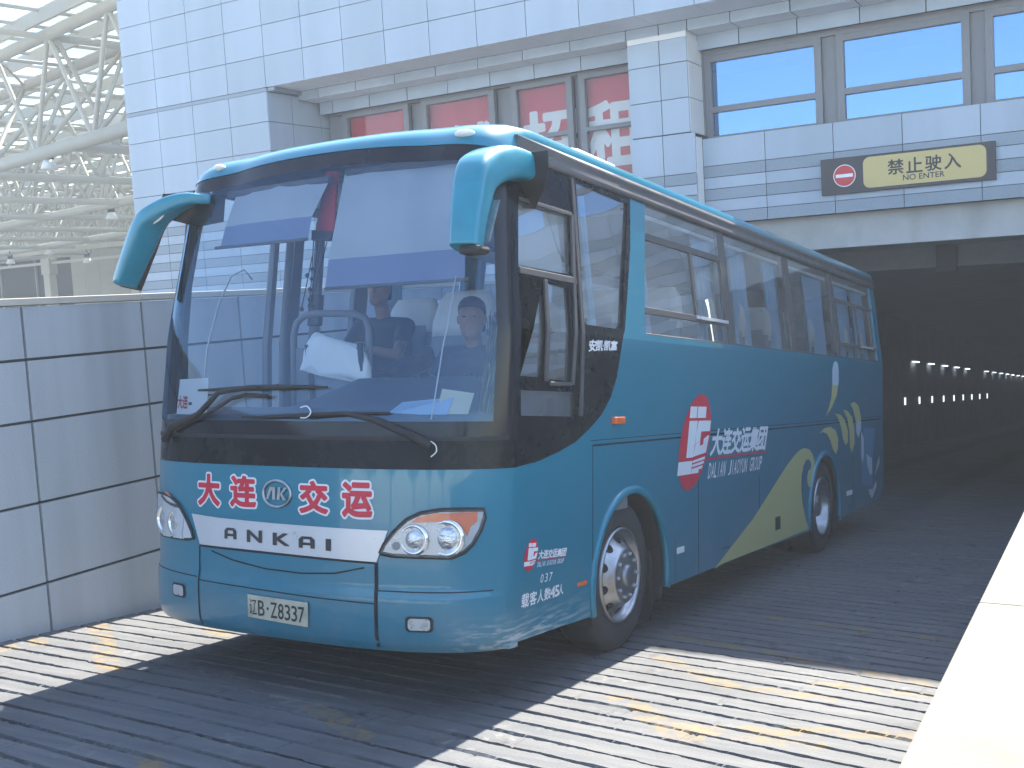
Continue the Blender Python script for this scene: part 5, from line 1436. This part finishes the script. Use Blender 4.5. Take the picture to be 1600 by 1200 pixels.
def person(loc, head, look, shirt, pose, label, trou=M_TROU):
    """head: centre of the head; the figure is built in the coach's frame"""
    e = empty('person', inbus(loc), (-TH, 0, 0), label, 'person')
    lp = Vector(loc)
    g = lambda p: tuple(Vector(p) - lp)
    b = MB(); hx, hy, hz = head
    ca, sa = math.cos(look), math.sin(look)
    hd = lambda x, y, z: g((hx + x*ca - y*sa, hy + x*sa + y*ca, hz + z))     # face looks to -y before turning
    prof = [(-.125,.030,.034,-.030),(-.115,.046,.052,-.028),(-.09,.060,.072,-.015),(-.05,.071,.088,0),(0,.077,.096,.004),(.045,.078,.098,.008),(.085,.068,.086,.012),(.112,.045,.058,.014),(.124,.018,.024,.014)]
    b.rings([[hd(rx*math.cos(2*math.pi*k/20), oy + ry*math.sin(2*math.pi*k/20), z) for k in range(20)] for z, rx, ry, oy in prof])
    b.rings([[hd(dx*w_, y, z) for dx in (-1, 1)] + [hd(0, y-dd, z)] for z, w_, y, dd in ((-.030,.016,-.088,.022),(.0,.012,-.090,.014),(.025,.009,-.088,.006))])       # nose
    b.ball(hd(-.014,-.094,-.030), .009, 8, 6); b.ball(hd(.014,-.094,-.030), .009, 8, 6)
    for s in (-1, 1):
        b.ball(hd(s*.080, .012, -.005), (.012,.022,.032), 10, 8)
        b.rings([[hd(s*x, y, z) for x, y, z in ((.012,-.088,.022+o),(.030,-.088,.030+o),(.050,-.078,.026+o),(.050,-.07,.020+o),(.03,-.08,.018+o),(.012,-.082,.014+o))] for o in (0, .006)])
    b.rings([[hd(x, -.084+abs(x)*.25, z) for x, z in ((-.028,-.068),(0,-.062),(.028,-.068),(0,-.074))], [hd(x, -.094+abs(x)*.25, z) for x, z in ((-.026,-.068),(0,-.064),(.026,-.068),(0,-.072))]])
    sh, el, wr, hd_d = pose['shoulder'], pose['elbow'], pose['wrist'], pose['hand']
    sc = Vector([(a+c)/2 for a, c in zip(sh[0], sh[1])])
    limb(b, [hd(0,.02,-.07), g(sc + Vector((0,.0,.06))), g(sc + Vector((0,.02,-.02)))], [.052,.054,.075], 14)
    hip = Vector(pose['hip'])
    def torso(mb, grow=0.0, top=True):
        rg = []
        for k, wd, dp in ((0,.17,.125),(.2,.165,.12),(.45,.165,.12),(.72,.185,.125),(.90,.165,.11),(1.0,.10,.075)):
            c = hip + (sc + Vector((0,0,.035)) - hip)*k
            rg.append([g((c.x + (wd+grow)*math.copysign(abs(math.cos(a_))**.8, math.cos(a_)), c.y + (dp+grow)*math.copysign(abs(math.sin(a_))**.8, math.sin(a_)), c.z)) for a_ in [2*math.pi*q/22 for q in range(22)]])
        mb.rings(rg)
    torso(b)
    for s in (0, 1):
        limb(b, [g(sh[s]), g(el[s])], [.052,.043]); limb(b, [g(el[s]), g(wr[s])], [.043,.028]); b.ball(g(sh[s]), .058, 12, 9); b.ball(g(el[s]), .043, 10, 8)
        hand(b, g(wr[s]), hd_d[s], pose['up'][s], 1 if s else -1, pose.get('curl', .9))
    for s in (-1, 1):
        kn = hip + Vector((s*.12, -.42, .02)); an = kn + Vector((0, -.06, -.40))
        limb(b, [g(hip + Vector((s*.09,0,.0))), g(kn)], [.085,.060]); limb(b, [g(kn), g(an)], [.058,.042]); b.ball(g(kn), .06, 10, 8)
        limb(b, [g(an), g(an + Vector((0,-.16,-.05)))], [.045,.036])
    body = b.build('body', M_SKIN, e); remesh(body, .0075, 5)
    h = MB()
    hp = [(-.035,.0795,.062,.040),(.0,.082,.080,.030),(.045,.086,.096,.022),(.075,.084,.102,.012),(.10,.074,.092,.012),(.122,.052,.066,.014),(.135,.02,.03,.014)]
    h.rings([[hd(rx*math.cos(2*math.pi*k/22), oy + ry*math.sin(2*math.pi*k/22), z - .45*(oy + ry*math.sin(2*math.pi*k/22))*max(0, 1-(z+.035)/.12) + (.010*math.sin(5*k+1) if z < .03 else 0)) for k in range(22)] for z, rx, ry, oy in hp])
    ho = h.build('hair', M_HAIR, e); remesh(ho, .006, 3)
    f = MB()
    for s in (-1, 1):
        f.ball(hd(s*.031, -.083, .006), (.012,.006,.0042), 10, 6)
    f.build('eyes', M_EYE, e)
    MB().rings([[hd(x, -.0955+abs(x)*.25, z) for x, z in ((-.024,-.068),(0,-.065),(.024,-.068),(0,-.0705))], [hd(x, -.097+abs(x)*.25, z) for x, z in ((-.022,-.068),(0,-.066),(.022,-.068),(0,-.070))]]).build('lips', M_LIP, e)
    st = MB(); torso(st, .014)
    for s in (0, 1):
        m_ = Vector(sh[s]) + (Vector(el[s]) - Vector(sh[s]))*.62
        limb(st, [g(sc), g(sh[s])], [.08,.072]); st.ball(g(sh[s]), .070, 12, 9); limb(st, [g(sh[s]), g(m_)], [.068,.062])
    so = st.build('shirt', shirt, e); remesh(so, .011, 6)
    tr_ = MB()
    for s in (-1, 1):
        kn = hip + Vector((s*.12, -.42, .02)); an = kn + Vector((0, -.06, -.40))
        limb(tr_, [g(hip + Vector((s*.08,.02,.0))), g(kn)], [.105,.075]); limb(tr_, [g(kn), g(an)], [.073,.058]); tr_.ball(g(kn), .074, 10, 8)
    to = tr_.build('trousers', trou, e); remesh(to, .014, 6)
    return e
DX = .60
person((DX, 1.06, 1.56), (DX+.01, 1.0, 2.085), R(22), M_SHIRT,
       {'hip': (DX,1.12,1.56), 'shoulder': ((DX-.19,1.05,1.86),(DX+.19,1.05,1.85)), 'elbow': ((DX-.25,.92,1.64),(DX+.25,.95,1.63)), 'wrist': ((.30,.80,1.70),(.72,.84,1.70)),
        'hand': ((.25,-.9,.2),(-.3,-.8,.2)), 'up': ((0,0,1),(0,0,1)), 'curl': 1.2},
       'driver with short black hair in a navy t-shirt looking out through the windscreen')
PX_ = -.70
person((PX_, 1.95, 1.78), (PX_+.0, 1.82, 2.40), R(12), M_SHIRT2,
       {'hip': (PX_,1.98,1.70), 'shoulder': ((PX_-.20,1.88,2.13),(PX_+.20,1.88,2.12)), 'elbow': ((PX_-.25,1.70,1.90),(PX_+.25,1.70,1.91)), 'wrist': ((PX_-.05,1.56,1.98),(PX_+.06,1.58,1.96)),
        'hand': ((.9,-.2,.1),(-.9,-.2,.05)), 'up': ((0,-.3,1),(0,-.3,1)), 'curl': .7},
       'seated passenger in a dark top holding their hands together behind the hand rail')

# ------------------------------------------------------------------ loose things in the coach
def loose(name, mb, mats, label, cat, at, **k):
    """a thing lying in the coach: mesh points given in the coach's frame, origin at `at`"""
    a = Vector(at); mb.v = [tuple(Vector(v) - a) for v in mb.v]
    o = mb.build(name, mats, None, **k); o.location = inbus(at); o.rotation_euler = (-TH, 0, 0)
    return tag(o, label, cat)
def wavy(mb, pts, nrm=None): return mb
M_CARD = mat('white_card', (0.75,0.77,0.78), 0.6); M_CARDR = mat('card_red', (0.6,0.05,0.06), 0.6)
ce = empty('route_card', inbus((-.85,.12,1.53)), (-TH,0,0), 'white route card with red characters standing in the corner of the windscreen', 'card')
def cdpt(x, z, o=0): return (x+.85, yf(x, 1.6)+.075+.10*(z-1.53)+o-.12, z-1.53)
cm = MB(); V, Fc = grid2d([[(-1.0,1.52),(-.645,1.52),(-.655,1.735),(-.985,1.73)]], .05)
cm.add([cdpt(*v) for v in V], Fc, 0, True); cm.build('card', M_CARD, ce, fixn=False)
tx = MB()
for ch, x0, x1 in (('\u5927',-.985,-.92),('\u8fde',-.915,-.855)): lettering(tx, ch, lambda u, v: cdpt(x0+(x1-x0)*u, 1.555+.075*v, -.003), bold=.03)
tx.build('red_lettering', M_CARDR, ce, fixn=False)
tx = MB()
V, Fc = grid2d([[(-.842,1.575),(-.805,1.575),(-.805,1.592),(-.842,1.592)]], .05); tx.add([cdpt(v[0], v[1], -.003) for v in V], Fc)
tx.build('dash_mark', M_BLACK, ce, fixn=False)
M_PAPB = mat('blue_paper', (0.42,0.62,0.85), 0.7, var=.05); M_PAPY = mat('cream_paper', (0.62,0.62,0.48), 0.7)
def sheet(pts, t=.004):
    mb = MB(); mb.add(pts + [(p[0], p[1]+.002, p[2]+t) for p in pts], [(0,1,2,3),(7,6,5,4),(0,4,5,1),(1,5,6,2),(2,6,7,3),(3,7,4,0)]); return mb
loose('paper_sheet', sheet([(.64,.11,1.525),(1.0,.14,1.525),(.99,.22,1.61),(.66,.22,1.585)]), M_PAPB, 'pale blue sheet of paper lying on the dashboard in front of the driver', 'paper', (.8,.14,1.53))
loose('paper_sheet', sheet([(.93,.145,1.527),(1.10,.185,1.527),(1.09,.26,1.63),(.90,.245,1.655)]), M_PAPY, 'cream sheet of paper leaning behind the blue sheet on the dashboard', 'paper', (1.0,.17,1.53))
cl = MB(); n = 22; rg = []
rnd = np.random.default_rng(5)
for v, z in enumerate(np.linspace(0, 1, 12)):
    row = []
    for k in range(n):
        a = 2*math.pi*k/n; wx, wy = .235, .07
        drop = .24 if math.cos(a) > -.3 else .17
        x = -.13 + wx*math.copysign(abs(math.cos(a))**.55, math.cos(a))*(1-.25*z**4) + .012*math.sin(5*a+z*4) - .035*(1-z)*(1 if math.cos(a) < -.5 else 0)
        y = .655 + (wy*(1-.5*z**3))*math.sin(a) + .010*math.sin(7*a+3*z)
        zz_ = 1.965 + .01*math.sin(3*a) - (1-z)*(drop + .03*math.sin(2*a+1)) - .03*(x+.13)/.2
        row.append((x, y, zz_ + (.02*math.sin(6*x+4*z))))
    rg.append(row)
cl.rings(rg, 0); loose('seat_cloth', cl, M_COVER, 'crumpled white cloth draped over the folding guide seat', 'cloth', (-.13,.655,1.75))
# black bag on the engine cover
bg_ = MB()
for c, r in (((.14,1.02,1.81),(.12,.09,.065)),((.25,1.05,1.80),(.10,.09,.075)),((.05,1.0,1.78),(.09,.08,.05)),((.285,1.02,1.875),(.035,.035,.065)),((.19,1.02,1.72),(.20,.12,.09))): bg_.ball(c, r, 16, 12)
o = loose('jacket_bundle', bg_, M_SHIRT2, 'black jacket heaped between the driver and the guide seat', 'jacket', (.15,1.02,1.70)); remesh(o, .012, 4)
# hanging charm in the middle of the windscreen
HC = lambda p: (p[0], .0, p[1])
he = empty('hanging_charm', inbus((0,.42,0)), (-TH,0,0), 'red hanging charm with dark cords and beads in the middle of the windscreen', 'charm')
M_REDC = mat('red_cloth', (0.55,0.02,0.03), .8)
PN = [(-0.015, 2.934), (0.07, 2.932), (0.036, 2.578), (-0.094, 2.596)]
MB().slab([PN], lambda u, v, d: (u, d-.01, v), .02).build('red_pennant', M_REDC, he, bevel=.004)
DB = [(-0.118, 2.598), (0.045, 2.577), (0.021, 2.523), (-0.123, 2.538)]
MB().slab([DB], lambda u, v, d: (u, d-.02, v), .035).build('dark_box', M_DKP, he, bevel=.006)
cd = MB()
for l in [[(-0.118, 2.538), (-0.133, 2.335), (-0.149, 2.185)], [(-0.084, 2.535), (-0.119, 2.297), (-0.134, 2.155)], [(-0.055, 2.533), (-0.109, 2.334), (-0.139, 2.185)], [(-0.017, 2.523), (-0.085, 2.332), (-0.129, 2.184)], [(-0.128, 2.448), (-0.178, 2.262), (-0.212, 2.143)]]: cd.tube([HC(p) for p in l], .0035, 6)
cd.build('cord', M_RUB, he)
bd = MB()
for p, r in zip([(-0.128, 2.369), (-0.168, 2.337), (-0.134, 2.313), (-0.148, 2.253), (-0.144, 2.193), (-0.139, 2.155), (-0.212, 2.139)], (.014,.013,.012,.014,.017,.020,.014)): bd.ball(HC(p), r, 10, 8)
bd.build('bead', M_DKP, he)
# straw duster at the near pillar
M_STRAW = mat('straw', (0.30,0.22,0.14), .9, var=.3, vscale=30); M_STRAWD = mat('dark_bristle', (0.05,0.035,0.03), .9)
bp0, bp1 = (1.146, 1.508), (1.18, 2.074)
bp0 = (min(bp0[0], 1.10), bp0[1]); bp1 = (min(bp1[0], 1.145), bp1[1])
be = empty('straw_brush', inbus((bp0[0],.34,bp0[1])), (-TH,0,0), 'straw hand brush standing inside the windscreen beside the driver', 'brush')
s1, s2 = MB(), MB(); ddx, ddz = bp1[0]-bp0[0], bp1[1]-bp0[1]
for i in range(150):
    a, c = random.gauss(0, .016), random.gauss(0, .016); k = random.uniform(.62, 1.03)
    bot = (a*.7, c*.7, random.uniform(-.02,.03)); top_ = (ddx*k + a*1.3, .08*k + c*1.3, ddz*k)
    mid = ((top_[0]+bot[0])/2 + random.gauss(0, .008) + .012, (top_[1]+bot[1])/2 + random.gauss(0, .008), (top_[2]+bot[2])/2)
    (s1 if i % 5 == 0 else s2).tube([bot, mid, top_], [.0035,.004,.002], 4)
s1.build('straw', M_STRAW, be, fixn=False); s2.build('dark_bristles', M_STRAWD, be, fixn=False)
# bottle on the cab ledge
M_BOT = glass('bottle_plastic', (.8,.92,.95), 1.4, dust=.25); 
bb_ = MB().tube([(1.12,.60,1.545),(1.12,.72,1.545),(1.12,.75,1.545),(1.12,.80,1.545),(1.12,.83,1.545)], [.034,.036,.030,.015,.014], 14)
be = empty('water_bottle', inbus((1.12,.7,1.51)), (-TH,0,0), 'clear plastic water bottle lying behind the lower cab window', 'bottle')
bb_.v = [(x-1.12, y-.7, z-1.51) for x, y, z in bb_.v]; bb_.build('bottle', M_BOT, be)
MB().tube([(0,-.04,.035),(0,.02,.035)], .0375, 14).build('label_band', M_WHITEP, be)
print('objects', len(bpy.data.objects), 'faces', sum(len(m.polygons) for m in bpy.data.meshes))

# ------------------------------------------------------------------ haze volume added to stand in for the lens flare veil
hz = MB().box(-140, 40, -60, 110, -12.5, 16)
HZ = bpy.data.materials.new('flare_haze'); HZ.use_nodes = True
t = HZ.node_tree; t.nodes.clear()
o_ = t.nodes.new('ShaderNodeOutputMaterial'); v_ = t.nodes.new('ShaderNodeVolumePrincipled')
v_.inputs['Color'].default_value = (0.86, 0.93, 1.0, 1); v_.inputs['Density'].default_value = 0.0024; v_.inputs['Anisotropy'].default_value = 0.2
t.links.new(v_.outputs[0], o_.inputs['Volume'])
tag(hz.build('haze', HZ), 'thin bright haze volume added for the lens flare veil over the ramp and the station front', 'haze', kind='stuff')
scene.cycles.volume_step_rate = 4
scene.cycles.volume_bounces = 1
